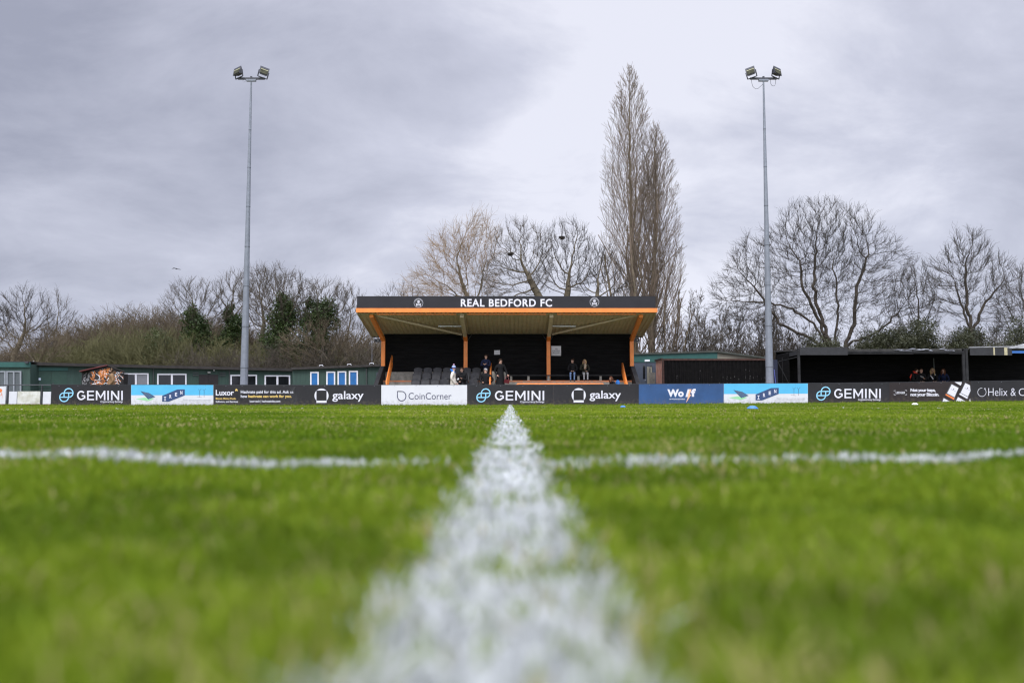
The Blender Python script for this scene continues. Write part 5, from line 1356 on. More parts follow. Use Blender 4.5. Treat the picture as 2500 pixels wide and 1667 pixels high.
# --- leaves: ivy and evergreen hedges as many small leaf faces
def leaf_cloud(name, pts, size, m, parent, seed=0):
    rg = np.random.RandomState(seed); n = len(pts); C = np.asarray(pts, float)
    a = rg.normal(size=(n, 3)); a /= np.linalg.norm(a, axis=1, keepdims=True); b = rg.normal(size=(n, 3)); b -= a * (a * b).sum(1, keepdims=True); b /= np.linalg.norm(b, axis=1, keepdims=True)
    s = size * rg.uniform(.6, 1.3, (n, 1)); off = woff(parent)
    V = np.stack([C - a * s - off, C + b * s * .55 - off, C + a * s - off, C - b * s * .55 - off], 1)
    return raw_mesh(name, V.reshape(-1, 3), np.arange(n * 4).reshape(n, 4), m, parent)
ivy = mat('dark_ivy_leaves', (0.022, 0.042, 0.012), .5, .0, 1.2, col2=(0.066, 0.092, 0.026), spec=.3, transl=.15)
holly = mat('olive_evergreen_leaves', (0.024, 0.031, 0.013), .5, .0, .9, col2=(0.070, 0.072, 0.034), spec=.35, transl=.15)
def blob_points(rg, blobs, n):
    """points in the outer shells of overlapping clumps: ragged, with gaps"""
    out_ = []
    w = np.array([b[3] * b[4] * b[5] for b in blobs]) ** .7; w /= w.sum()
    for b, c in zip(blobs, rg.multinomial(n, w)):
        d = rg.normal(size=(c, 3)); d /= np.linalg.norm(d, axis=1, keepdims=True)
        r = rg.uniform(.35, 1, (c, 1)) ** .5 * (1 + .18 * np.sin(d[:, :1] * 7 + b[0]) + .24 * rg.normal(size=(c, 1)))
        out_.append(d * r * np.array(b[3:6]) + np.array(b[0:3]))
    return np.concatenate(out_)
def ivy_on(root, px_list, Y, seed, n=5200, size=.085):
    """ivy columns: px_list of (px, py, half width px)"""
    rg = np.random.RandomState(seed); bl = []
    for (x0, y0, w0), (x1, y1, w1) in zip(px_list[:-1], px_list[1:]):
        for t in np.linspace(0, 1, 9)[:-1]:
            px, py, w = x0 + (x1 - x0) * t, y0 + (y1 - y0) * t, (w0 + (w1 - w0) * t) * rg.uniform(.75, 1.2)
            c = W(px + rg.normal() * w * .4, py, Y); r = w / F * Y * rg.uniform(.65, 1.1)
            bl.append((c[0], Y + rg.normal() * .2, c[2], r, r, r * rg.uniform(.8, 1.4)))
    leaf_cloud('ivy', blob_points(rg, bl, int(n * 1.7)), size, ivy, root, seed)
# --- left: trees
YL = 64
def ivytree(seed, px, Y, label, ells, trunk, r, cols, n=5200, np_=1300, twig=None):
    root, _ = col_tree(seed, px, Y, label, ells, trunk, r, np_, bark_g, twig or twig_g, 'ivy_clad_tree', 'ivy clad trees on the left')
    ivy_on(root, cols, Y, seed, n)
ivytree(301, 476, 62, 'bare topped tree with dark ivy trunk left of the left mast', [(475, 745, 62, 62), (520, 760, 40, 60), (435, 740, 35, 45)], [(474, 840), (478, 790)], .18, [(470, 900, 22), (474, 830, 25), (487, 790, 24), (464, 770, 14), (470, 742, 9)])
ivytree(302, 560, 63, 'ivy hung tree directly behind the left mast', [(572, 720, 48, 52), (555, 745, 40, 50)], [(556, 840), (566, 770)], .18, [(545, 900, 24), (556, 830, 25), (572, 790, 20), (552, 770, 10), (566, 742, 8)])
ivytree(303, 690, 61, 'tallest ivy column tree with wide bare crown right of the left mast', [(672, 735, 85, 85), (640, 715, 55, 60), (720, 745, 60, 70)], [(688, 830), (692, 780)], .22, [(686, 900, 46), (688, 800, 36), (694, 750, 21), (690, 722, 9)], 9500, 1700)
ivytree(304, 780, 61, 'ivy covered tree with a broad leafy head nearest the stand', [(790, 745, 70, 60), (755, 740, 40, 48)], [(780, 830), (784, 790)], .18, [(776, 900, 38), (780, 800, 30), (788, 758, 28), (750, 735, 9)], 8500)
G_ = 'bare trees on the left'
col_tree(305, 805, 59, 'low bare bush tree with arching twigs in front of the ivy columns', [(800, 840, 95, 55), (740, 850, 60, 45), (870, 850, 55, 50)], [(803, 900)], .09, 1500, bark_g, twig_t, group=G_)
col_tree(306, 845, 62, 'light bare tree between the ivy columns and the stand', [(845, 770, 48, 78), (870, 800, 40, 60)], [(845, 850)], .14, 900, bark_g, twig_g, group=G_)
col_tree(307, 625, 66, 'pale bare tree with open crown close behind the mast', [(640, 725, 62, 72), (610, 740, 45, 60)], [(636, 840), (645, 790)], .18, 1000, bark_g, twig_g, group=G_)
col_tree(308, 22, 60, 'dark bare tree leaning right at the left edge', [(65, 770, 55, 68), (20, 780, 50, 60), (95, 800, 40, 60)], [(38, 865), (55, 810)], .18, 1400, bark_g, twig_d, group=G_)
col_tree(309, 134, 68, 'thin pale bare tree standing apart near the left edge', [(138, 770, 32, 62), (165, 790, 25, 40)], [(134, 850), (136, 810)], .10, 500, bark_g, twig_g, group=G_, rt=.0065)
col_tree(310, -25, 62, 'bare tree cut off by the left edge of the picture', [(-20, 795, 50, 62)], [(-22, 865)], .15, 700, bark_g, twig_d, group=G_)
col_tree(311, 95, 57, 'low bare bush among the trunks at the left edge', [(95, 845, 75, 45), (35, 850, 45, 45)], [(95, 905)], .07, 900, bark_g, twig_t, group=G_)
# --- thicket: one brown mass of twigs nobody could count
def thicket(name, profile, Y0, Y1, nst, seed, m, hfac=(.55, 1.05), rtw=.0115):
    rg = random.Random(seed); segs = []
    for k in range(nst):
        i = rg.random() * (len(profile) - 1); a, b = profile[int(i)], profile[int(i) + 1]; f = i - int(i)
        px = a[0] + (b[0] - a[0]) * f; py = a[1] + (b[1] - a[1]) * f
        Y = rg.uniform(Y0, Y1); ztop = WZ(py, Y) * rg.uniform(*hfac); x = WX(px, 983, Y) 
        p = (x, Y, ztop * rg.uniform(0, .55)); d = nrm((rg.gauss(0, .5), rg.gauss(0, .4), 1)); n = rg.randint(4, 7); L = (ztop - p[2]) * .98 / n; r = rg.uniform(.011, .022)
        for j in range(n):
            d = nrm((d[0] + rg.gauss(0, .13), d[1] + rg.gauss(0, .13), d[2] - .03)); q = (p[0] + d[0] * L, p[1] + d[1] * L, p[2] + d[2] * L)
            r2 = max(rtw * .8, r * .78); segs.append((p, q, r, r2))
            for _ in range(4):
                e_ = tilt(d, rg.uniform(.4, .95), rg.uniform(0, 6.28)); l2 = rg.uniform(.35, 1.0) ; f0 = rg.random()
                s0 = tuple(p[c] + (q[c] - p[c]) * f0 for c in range(3)); s1 = tuple(s0[c] + e_[c] * l2 for c in range(3)); segs.append((s0, s1, rtw, rtw * .7))
                e2 = tilt(e_, rg.uniform(.3, .8), rg.uniform(0, 6.28)); s2 = tuple(s0[c] + (s1[c] - s0[c]) * .5 + e2[c] * l2 * .6 for c in range(3)); segs.append((tuple((s0[c] + s1[c]) / 2 for c in range(3)), s2, rtw * .85, rtw * .6))
            p, r = q, r2
    o = seg_mesh(name, segs, 3, m); tag(o, kind='stuff'); return o
prof_l = [(-60, 850), (60, 850), (110, 835), (170, 785), (230, 768), (300, 748), (360, 734), (420, 740), (480, 758), (540, 775), (600, 790), (660, 810), (760, 812), (860, 800), (950, 830)]
o = thicket('thicket', prof_l, 64, 78, 8000, 51, twig_t, (.4, 1.0)); tag(o, 'brown leafless thicket rising behind the green clubhouse', 'thicket')
o = thicket('scrub', [(120, 850), (200, 820), (320, 795), (420, 790), (520, 820), (640, 840), (760, 850), (880, 850)], 60, 64, 3000, 52, twig_o, (.4, .98)); tag(o, 'olive tinted scrub in front of the brown thicket', 'scrub')
o = thicket('brushwood', [(430, 860), (520, 835), (600, 850), (680, 835), (760, 850), (840, 830), (900, 845), (940, 870)], 57.5, 59.5, 420, 54, twig_g, (.45, 1.03), .0085); tag(o, 'pale bare brushwood in front of the ivy columns', 'brushwood')
o = thicket('undergrowth', [(1560, 850), (1680, 830), (1800, 820), (1900, 815), (2000, 810), (2120, 800), (2240, 790), (2400, 780), (2600, 780)], 57, 62, 1000, 53, twig_g, (.4, 1.0), .009); tag(o, 'tangle of bare undergrowth behind the container and shelter', 'undergrowth')
def bush(px0, px1, ptop, Y, label, n, seed, m=holly, name='evergreen_bush', size=.06):
    rg = np.random.RandomState(seed); cxp = (px0 + px1) / 2; root = thing(name, (WX(cxp, 983, Y), Y, 0), label, 'bush', 'evergreen bushes')
    bl = []; k = 9
    for i in range(22):
        t = rg.uniform(-1, 1); px = cxp + t * (px1 - px0) / 2 * .85; top = ptop + (abs(t) ** 2) * (905 - ptop) * .7; py = rg.uniform(top + 8, 900); c = W(px, py, Y + rg.normal() * .4)
        r = rg.uniform(.35, .9); bl.append((c[0], c[1], c[2], r, r * .8, r * .75))
    leaf_cloud('foliage', blob_points(rg, bl, n), size, m, root, seed)
    t = Tree(seed); t.grow((WX(cxp, 983, Y), Y, 0), (0, 0, 1), max(1.2, WZ(ptop, Y) * .55), .07, 0, PP(max=2, nch=[7, 4], start=[.2, .2], ang=[.9, .7])); t.build(root, bark_g, twig_d)
bush(2180, 2300, 778, 53, 'broad dark evergreen bush right of the large spreading tree', 11000, 61)
bush(2290, 2430, 790, 53.5, 'dark evergreen bush at the foot of the medium bare tree', 11000, 62)
bush(2400, 2570, 785, 52.5, 'dark evergreen bush at the right edge', 10000, 63)
bush(2320, 2500, 792, 55.5, 'tall evergreen bush behind the two dark bushes at far right', 10000, 68)
bush(2110, 2240, 800, 55.5, 'evergreen bush behind the broad dark bush, under the slender tree', 9000, 69)
bush(1950, 2095, 812, 54, 'loose evergreen bush under the fork of the large spreading tree', 7000, 64)
bush(2070, 2210, 812, 54.5, 'low evergreen bush behind the middle of the shelter roof', 8000, 65)
bush(350, 420, 790, 61, 'green tinged evergreen bush rising from the thicket left of the mast', 4200, 66, mat('green_bush_leaves', (.03, .045, .012), .6, .0, 1, col2=(.08, .10, .03), transl=.15))

# ------------------------------------------------------------------ people (one skinned surface each)
skin_m = mat('skin', (0.50, 0.30, 0.22), .55, .06, 8)
def cloth(name, c, r=.8): return mat(name, c, r, .18, 7, .15, 25, spec=.2)
C_black = cloth('black_padded_fabric', (0.010, 0.010, 0.011)); C_navy = cloth('navy_fabric', (0.010, 0.015, 0.042)); C_cream = cloth('cream_fleece', (0.60, 0.55, 0.47)); C_jean = cloth('blue_denim', (0.16, 0.24, 0.40))
C_grey = cloth('grey_denim', (0.34, 0.34, 0.35)); C_brown = cloth('tan_parka', (0.22, 0.135, 0.07)); C_dark = cloth('charcoal_trousers', (0.014, 0.014, 0.016)); C_shoe = cloth('dark_shoes', (0.02, 0.018, 0.017))
C_blue = cloth('bright_blue_fabric', (0.03, 0.15, 0.45)); C_olive = cloth('dark_olive_fabric', (0.03, 0.03, 0.02)); C_scarf = cloth('sand_scarf', (0.42, 0.34, 0.24)); C_red = cloth('red_orange_fabric', (0.62, 0.06, 0.035))
H_brown = cloth('brown_hair', (0.035, 0.020, 0.012)); H_blond = cloth('blond_hair', (0.38, 0.26, 0.13)); H_grey = cloth('grey_hair', (0.38, 0.37, 0.36)); H_red = cloth('auburn_hair', (0.10, 0.038, 0.018)); C_white = cloth('white_fabric', (.62, .62, .62))
feat_m = mat('facial_feature_dark', (0.05, 0.025, 0.02), .5, .1)
def person(label, loc, face, top, legs, hair, hairlen='short', sit=False, arms=('down', 'down'), scale=1.0, bulk=1.0, lean=(0, 0), head_turn=0.0, hair_m=None, hat=None, shoe=C_shoe, group=None, hood=None):
    """face: angle in degrees, 0 looks at the pitch (-Y), 90 looks to +X. Feet (standing) or seat (sitting) at loc."""
    root = thing('person', loc, label, 'person', group); root.rotation_euler.z = R(face)
    V = []; E = []; Rd = []; T = []
    def v(p, r, t, par=None, rx=None):
        V.append(tuple(c * scale for c in p)); Rd.append((r * scale, (rx or r) * scale)); T.append(t)
        if par is not None: E.append((par, len(V) - 1))
        return len(V) - 1
    hz = .93 if not sit else .10           # hip height above loc
    lx, ly = lean                          # shift of the shoulders
    def bp(x, y, z, f): return (x + lx * f, y + ly * f, z + hz)
    b = bulk
    pel = v((0, 0, hz), .135 * b, 0, None, .115 * b)
    w = v(bp(0, 0, .18, .3), .130 * b, 1, pel, .105 * b); ch = v(bp(0, .0, .38, .75), .155 * b, 1, w, .115 * b); up = v(bp(0, .0, .50, 1), .11 * b, 1, ch, .09 * b)
    nk = v(bp(0, -.01, .585, 1.12), .050, 2, up); hd0 = v(bp(0, -.025, .665, 1.22), .076, 2, nk, .088); ch_ = v(bp(0, -.072, .655, 1.24), .040, 2, hd0); hd1 = v(bp(0, -.02, .755, 1.3), .080, 2, hd0, .095); hd2 = v(bp(0, -.01, .81, 1.32), .060, 2, hd1, .070)
    hc = np.array(bp(0, -.02, .735, 1.28)) * scale
    for s_ in (-1, 1):
        hip = v((s_ * .095, 0, hz - .04), .088 * b ** .5, 0, pel)
        if sit:
            kn = v((s_ * .115, -.44, hz + .0), .062, 0, hip); an = v((s_ * .11, -.43, hz - .43), .043, 0, kn); toe = v((s_ * .12, -.60, hz - .475), .036, 3, an)
        else:
            kn = v((s_ * .10, -.02, .50), .060, 0, hip); an = v((s_ * .10, .02, .09), .042, 0, kn); toe = v((s_ * .12, -.13, .04), .036, 3, an)
        sh = v(bp(s_ * .185 * b ** .4, 0, .49, 1), .068 * b, 1, up)
        arm = arms[0] if s_ < 0 else arms[1]
        S = np.array(bp(s_ * .2, 0, .47, 1))
        pose = {'down': ((s_ * .05, .02, -.28), (s_ * .045, -.06, -.53)), 'pocket': ((s_ * .10, .04, -.26), (s_ * .01, -.12, -.46)), 'crossed': ((s_ * .06, -.09, -.26), (-s_ * .16, -.24, -.20)),
                'lap': ((s_ * .07, -.06, -.27), (-s_ * .11, -.30, -.36)), 'hip': ((s_ * .20, .06, -.22), (s_ * .05, -.02, -.40)), 'hold': ((s_ * .09, -.04, -.27), (-s_ * .12, -.28, -.22)), 'fwd': ((s_ * .05, -.16, -.24), (s_ * .0, -.36, -.38)), 'out': ((s_ * .10, -.03, -.26), (s_ * .14, -.20, -.44))}[arm]
        el, wr = S + pose[0], S + pose[1]
        e_ = v(tuple(el), .052 * b, 1, sh); wr_ = v(tuple(wr), .034 * b ** .5, 1, e_)
        d = (wr - el); d /= np.linalg.norm(d); sd = np.cross(d, (0, 0, 1)) if abs(d[2]) < .9 else np.array((0, 1., 0)); sd /= np.linalg.norm(sd); nn = np.cross(d, sd)
        pm = v(tuple(wr + d * .06), .030, 2, wr_); 
        for k, (o_, l) in enumerate(((-.028, .075), (-.009, .085), (.010, .08), (.027, .062))):
            k1 = v(tuple(wr + d * .095 + sd * o_), .0095, 2, pm); k2 = v(tuple(wr + d * (.095 + l * .55) + sd * o_ * 1.1 - nn * .012), .0085, 2, k1); v(tuple(wr + d * (.095 + l * .9) + sd * o_ * 1.1 - nn * .035), .0075, 2, k2)
        k1 = v(tuple(wr + d * .04 + sd * -.038 - nn * .012), .011, 2, pm); v(tuple(wr + d * .085 + sd * -.055 - nn * .03), .009, 2, k1)
    # the head turns on the neck
    if head_turn:
        c0 = np.array(V[nk]); a = R(head_turn)
        for i in (hd0, hd1, hd2, ch_):
            q = np.array(V[i]) - c0; V[i] = tuple(c0 + (q[0] * math.cos(a) - q[1] * math.sin(a), q[0] * math.sin(a) + q[1] * math.cos(a), q[2]))
        q = hc - c0; hc = c0 + (q[0] * math.cos(a) - q[1] * math.sin(a), q[0] * math.sin(a) + q[1] * math.cos(a), q[2])
    me = bpy.data.meshes.new('skeleton'); me.from_pydata(V, E, []); ob = bpy.data.objects.new('skeleton', me); COL.objects.link(ob)
    ms_ = ob.modifiers.new('skin', 'SKIN'); ms_.use_smooth_shade = True; sb = ob.modifiers.new('sub', 'SUBSURF'); sb.levels = 1; sb.render_levels = 1
    for i, sv in enumerate(me.skin_vertices[0].data): sv.radius = Rd[i]; sv.use_root = (i == pel)
    bpy.context.view_layer.update()
    bm_ = bpy.data.meshes.new_from_object(ob.evaluated_get(bpy.context.evaluated_depsgraph_get()))
    bpy.data.objects.remove(ob); bpy.data.meshes.remove(me)
    bm_.name = 'body'; bm_.materials.clear()
    for m_ in (legs, top, skin_m, shoe): bm_.materials.append(m_)
    SV = np.array(V); P0 = SV[[a for a, _ in E]]; P1 = SV[[c for _, c in E]]; TT = np.array([T[c] for _, c in E]); RR = np.array([(Rd[a_][0] + Rd[c_][0]) / 2 for a_, c_ in E]) * .8
    hand_zone = {i for i, t in enumerate(T) if t == 2}
    idx_ = []
    for p in bm_.polygons:
        c = np.array(p.center); dl = P1 - P0; t = np.clip(((c - P0) * dl).sum(1) / (dl * dl).sum(1), 0, 1); j_ = int(np.argmin(np.linalg.norm(c - P0 - dl * t[:, None], axis=1) - RR)); idx_.append(1 if (E[j_][1] == nk and t[j_] < .8) else int(TT[j_]))
    bm_.polygons.foreach_set('material_index', idx_); bm_.polygons.foreach_set('use_smooth', [True] * len(idx_)); bm_.update()
    body = bpy.data.objects.new('body', bm_); COL.objects.link(body); body.parent = root
    def part(name, mb, m, smooth=True):
        me_ = bpy.data.meshes.new(name); me_.from_pydata([tuple(p) for p in mb.v], [], mb.f); me_.materials.append(m); me_.polygons.foreach_set('use_smooth', [smooth] * len(mb.f)); me_.update()
        o = bpy.data.objects.new(name, me_); COL.objects.link(o); o.parent = root; return o
    a = R(head_turn); fx, fy = math.sin(a), -math.cos(a); rx_, ry_ = math.cos(a), math.sin(a)
    def hp(r_, f_, u_): return (hc[0] + (rx_ * r_ + fx * f_) * scale, hc[1] + (ry_ * r_ + fy * f_) * scale, hc[2] + u_ * scale)
    mb = MB()
    for s_ in (-1, 1): mb.ball(hp(s_ * .033, .082, .005), (.013, .013, .008), 6, 4)
    for s_ in (-1, 1): mb.ball(hp(s_ * .034, .085, .026), (.022, .010, .005), 6, 4)
    mb.ball(hp(0, .080, -.062), (.026, .012, .007), 6, 4); part('eyes_and_mouth', mb, feat_m)
    mb = MB(); mb.add([hp(-.014, .085, -.028), hp(.014, .085, -.028), hp(0, .118, -.024), hp(0, .088, .012)], [(0, 1, 2), (0, 2, 3), (1, 3, 2), (0, 3, 1)]); part('nose', mb, skin_m, False)
    mb = MB()
    for s_ in (-1, 1): mb.ball(hp(s_ * .082, -.005, -.012), (.014, .022, .032), 6, 5)
    part('ears', mb, skin_m)
    hm = hair_m or H_brown
    if hat is None or hairlen == 'long':
        mb = MB(); n = 14
        rows_ = [(.0, .118), (.045, .105), (.078, .075), (.098, .03)]
        ring = []
        for lv, (rad, zz) in enumerate([(.098, .00), (.100, .035), (.090, .070), (.060, .102), (.015, .116)]):
            for k in range(n):
                t = 2 * math.pi * k / n; c_, s2 = math.cos(t), math.sin(t)      # s2>0 front
                front = max(0, s2); z_ = zz + ((front * .062 - max(0, -s2) * .075 - abs(c_) * .028) if lv == 0 else 0)
                if hairlen == 'thin' and lv == 0: z_ -= 0
                p = hp(rad * c_, rad * s2 * 1.02 - .006, z_ + .005); mb.v.append(p)
        for lv in range(4):
            for k in range(n): mb.f.append((lv * n + k, lv * n + (k + 1) % n, (lv + 1) * n + (k + 1) % n, (lv + 1) * n + k)); mb.m.append(0)
        mb.f.append(tuple(4 * n + k for k in range(n))); mb.m.append(0)
        if hairlen == 'long':
            for s_ in (-1, 1):
                mb.tube([hp(s_ * .075, .005, .06), hp(s_ * .098, .01, -.04), hp(s_ * .095, .03, -.15), hp(s_ * .085, .055, -.27)], [.03, .038, .036, .016], 7)
            mb.tube([hp(0, -.075, .05), hp(0, -.095, -.08), hp(0, -.105, -.24)], [.05, .075, .05], 8)
        if hairlen == 'bun': mb.ball(hp(0, -.09, .10), .045 * scale)
        part('hair', mb, hm)
    if hat:
        mb = MB(); n = 14
        for rad, zz in ((.104, .025), (.106, .06), (.098, .10), (.065, .135), (.012, .148)):
            for k in range(n): t = 2 * math.pi * k / n; mb.v.append(hp(rad * math.cos(t), rad * math.sin(t), zz))
        for lv in range(4):
            for k in range(n): mb.f.append((lv * n + k, lv * n + (k + 1) % n, (lv + 1) * n + (k + 1) % n, (lv + 1) * n + k)); mb.m.append(0)
        h_ = part('hat', mb, hat[0])
        mb = MB(); n2_ = 14
        for rad, zz in ((.109, .022), (.109, .06)):
            for k in range(n): t = 2 * math.pi * k / n; mb.v.append(hp(rad * math.cos(t), rad * math.sin(t), zz))
        for k in range(n): mb.f.append((k, (k + 1) % n, n + (k + 1) % n, n + k)); mb.m.append(0)
        part('hat_band', mb, hat[1])
        if len(hat) > 2: mb = MB(); mb.ball(hp(0, 0, .185), .05 * scale); part('bobble', mb, hat[2])
    if hood:
        mb = MB(); n = 12
        for rad, zz, bk in ((.15, -.165, .02), (.125, -.12, .05), (.13, -.06, .09), (.10, -.03, .10)):
            for k in range(n): t = 2 * math.pi * k / n; mb.v.append(hp(rad * math.cos(t), rad * math.sin(t) * .8 - bk, zz - .05 * max(0, math.sin(t))))
        for lv in range(3):
            for k in range(n): mb.f.append((lv * n + k, lv * n + (k + 1) % n, (lv + 1) * n + (k + 1) % n, (lv + 1) * n + k)); mb.m.append(0)
        part('hood', mb, hood)
    def coat(m, z0, z1, rx0, ry0, rx1, ry1, name='coat_skirt'):
        mb = MB(); n = 14; K = 4
        for i in range(K + 1):
            t = i / K; z = z0 + (z1 - z0) * t; a_, b_ = rx0 + (rx1 - rx0) * t, ry0 + (ry1 - ry0) * t
            for k in range(n): q = 2 * math.pi * k / n; mb.v.append((a_ * math.cos(q) * scale, b_ * math.sin(q) * scale, z * scale))
        for i in range(K):
            for k in range(n): mb.f.append((i * n + k, i * n + (k + 1) % n, (i + 1) * n + (k + 1) % n, (i + 1) * n + k)); mb.m.append(0)
        return part(name, mb, m)
    root['label'] = label
    return root, coat, part, hp
def at(px, Y, z): return (WX(px, 900, Y), Y, z)
gs = 'spectators in the stand'; gl = 'people seated in the shelter'
r_, coat, part, hp = person('person in a cream jacket and striped bobble hat seen from the side in the stand', at(1107, 42.0, 0.18), 80, C_cream, C_dark, None, sit=False, arms=('pocket', 'pocket'), bulk=1.25, hat=(mat('pale_blue_knit', (.30, .38, .58), .9, .1), mat('royal_blue_knit', (.03, .04, .22), .9, .1), mat('pinkish_knit', (.34, .22, .30), .9, .2)), hood=C_blue, group=gs)
coat(C_cream, .68, 1.16, .21, .17, .168, .132)
r_, coat, part, hp = person('person in a black puffer jacket seated in the front row holding a pale cup', at(1128.5, 43.75, 1.02), -8, C_black, C_dark, None, sit=True, arms=('lap', 'hold'), bulk=1.42, group=gs, lean=(0, -.08), hood=C_black)
mb = MB(); mb.tube([(-.10, -.40, .36), (-.16, -.44, .28)], [.05, .04], 9); cup = part('cup', mb, C_white)
person('person standing in navy with folded arms at the top of the seats', at(1186.5, 45.1, 1.0), -12, C_navy, C_dark, None, arms=('crossed', 'crossed'), scale=.97, bulk=1.15, group=gs, head_turn=-12)
person('grey haired person in a dark buttoned coat seated in the front row by the rail', at(1185, 43.75, .98), -14, C_black, C_dark, None, hair_m=H_grey, hairlen='thin', sit=True, arms=('lap', 'hip'), bulk=1.35, group=gs, lean=(.0, .04), head_turn=-30)
r_, coat, part, hp = person('person standing in a long black padded coat beside the aisle rail', at(1221.5, 44.2, .66), 14, C_black, C_dark, None, arms=('pocket', 'out'), bulk=1.18, group=gs, head_turn=38)
coat(C_black, .42, 1.22, .24, .19, .165, .125)
bp_ = at(1236, 44.0, .66)
bg_ = thing('handbag', (bp_[0], 43.95, 1.18), 'dark red and black bag hanging from the hand of the person in the long coat', 'bag')
mb = MB(); q = np.array((bp_[0], 43.95, 1.18)); mb.prism([q + (-.13, 0, 0), q + (.15, 0, -.05), q + (.17, 0, .14), q + (-.08, 0, .20)], (0, .12, 0)); mb.build('pouch', cloth('maroon_leather', (.09, .012, .015)), bg_)
mb = MB(); mb.tube([q + (-.06, .06, .2), q + (-.03, .06, .33), q + (.08, .06, .32), q + (.15, .06, .14)], .012, 6); mb.build('strap', cloth('pinkish_strap', (.30, .12, .12)), bg_)
person('person with dark tied hair in a black top and blue jeans seated on the bench', at(1398, 45.85, 1.66), -6, C_black, C_jean, None, hairlen='bun', sit=True, arms=('lap', 'lap'), scale=.92, bulk=1.1, group=gs, head_turn=-45)
r_, coat, part, hp = person('blond person in a dark jacket, beige scarf and grey trousers seated on the bench', at(1427.5, 45.85, 1.66), 4, C_olive, C_grey, None, hair_m=H_blond, hairlen='long', sit=True, arms=('hold', 'lap'), scale=.88, bulk=1.15, group=gs, head_turn=-35)
mb = MB(); mb.tube([(.0, -.04, .56), (.02, -.15, .48), (-.02, -.19, .36), (-.03, -.20, .27)], [.075, .07, .05, .045], 8); part('scarf', mb, C_scarf)
r_, coat, part, hp = person('auburn haired person bending forward with a blue backpack at the right end of the stand', at(1507, 43.7, .68), -62, C_black, C_dark, None, hair_m=H_red, hairlen='long', sit=True, arms=('lap', 'lap'), scale=.86, group=gs, lean=(0, -.36), head_turn=0)
mb = MB(); mb.ball((0, .02, .44), (.15, .10, .20)); part('backpack', mb, C_blue)
zb = 1.08
r_, coat, part, hp = person('person in black with a red orange shoulder stripe leaning over in the shelter', at(2221, 45.85, zb), 32, C_black, C_dark, None, sit=True, arms=('lap', 'lap'), scale=.97, bulk=1.05, group=gl, lean=(.12, -.22), head_turn=25, hood=C_red)
mb = MB(); mb.tube([(-.16, -.20, .60), (-.26, -.18, .42), (-.30, -.22, .28)], [.035, .04, .03], 6); part('sleeve_stripe', mb, C_red)
r_, coat, part, hp = person('person in black with pale chest print seated between two others in the shelter', at(2246, 45.85, zb), -4, C_black, C_dark, None, sit=True, arms=('lap', 'hold'), scale=.98, bulk=1.05, group=gl, lean=(0, -.10))
mb = MB(); mb.tube([(-.09, -.22, .50), (.0, -.26, .45), (.1, -.22, .42)], [.02, .03, .02], 6); part('chest_print', mb, cloth('pale_print', (.45, .44, .42)))
r_, coat, part, hp = person('person with long blond hair and a white collar looking down in the shelter', at(2273, 45.85, zb), -10, C_black, C_jean, None, hair_m=H_blond, hairlen='long', sit=True, arms=('lap', 'lap'), scale=.97, bulk=1.05, group=gl, lean=(0, -.18), head_turn=-8)
mb = MB(); mb.tube([(-.14, -.16, .60), (-.08, -.30, .46), (.0, -.33, .32)], .025, 6); mb.tube([(.15, -.14, .60), (.12, -.26, .56)], [.05, .03], 6); part('collar', mb, C_white)
person('person with long brown hair and a navy top seated in the shelter', at(2303, 45.85, zb), -28, C_navy, C_jean, None, hair_m=H_red, hairlen='long', sit=True, arms=('lap', 'lap'), scale=.96, bulk=1.05, group=gl, lean=(0, -.12), head_turn=-18)
r_, coat, part, hp = person('bearded person in a tan parka with fur hood standing in front of the painted hut', at(273, 44.4, .12), -55, C_brown, C_dark, None, hair_m=H_brown, arms=('pocket', 'pocket'), scale=1.02, bulk=1.45, hood=cloth('fur_trim', (.12, .075, .04)))
coat(C_brown, .62, 1.2, .27, .22, .20, .15)
mb = MB(); mb.ball(hp(0, .06, -.085), (.06, .05, .06), 8, 6); part('beard', mb, H_brown)
mb = MB(); mb.tube([hp(.118 * math.cos(R(t)), .02 - .03 * math.sin(R(t)), -.01 + .125 * math.sin(R(t))) for t in range(-60, 241, 30)], .034, 8); part('fur_hood', mb, cloth('fur_trim', (0, 0, 0)))

# ------------------------------------------------------------------ grass blades (nobody could count them)
def blade_material(name, rough=.55, transl=.42):
    m = bpy.data.materials.new(name); m.use_nodes = True; nt = m.node_tree; p = nt.nodes['Principled BSDF']
    p.inputs['Roughness'].default_value = rough; p.inputs['Specular IOR Level'].default_value = .08
    at_ = nt.nodes.new('ShaderNodeAttribute'); at_.attribute_name = 'tint'
    nt.links.new(at_.outputs['Color'], p.inputs['Base Color'])
    tr = nt.nodes.new('ShaderNodeBsdfTranslucent'); nt.links.new(at_.outputs['Color'], tr.inputs[0])
    mx = nt.nodes.new('ShaderNodeMixShader'); mx.inputs[0].default_value = transl
    nt.links.new(p.outputs[0], mx.inputs[1]); nt.links.new(tr.outputs[0], mx.inputs[2]); nt.links.new(mx.outputs[0], nt.nodes['Material Output'].inputs[0])
    return m
rg = np.random.RandomState(2)
X_, Y_, H_, W_ = [], [], [], []
for d0, d1, dens, hh, ww in ((-.5, 1.0, 42000, .026, .0022), (1.0, 2.5, 24000, .027, .0028), (2.5, 5.0, 9000, .027, .0042), (5, 10, 2600, .027, .0075), (10, 20, 950, .027, .013), (20, 40.0, 420, .026, .021)):
    half = .70 * d1 + 1.3; n = int(dens * (d1 - d0) * 2 * half)
    x = rg.uniform(-half, half, n); y = rg.uniform(d0, d1, n)
    keep = (np.abs(x) < .70 * np.maximum(y, 0) + 1.3); x, y = x[keep], y[keep]
    X_.append(x); Y_.append(y); H_.append(hh * rg.uniform(.55, 1.25, len(x))); W_.append(ww * rg.uniform(.7, 1.3, len(x)))
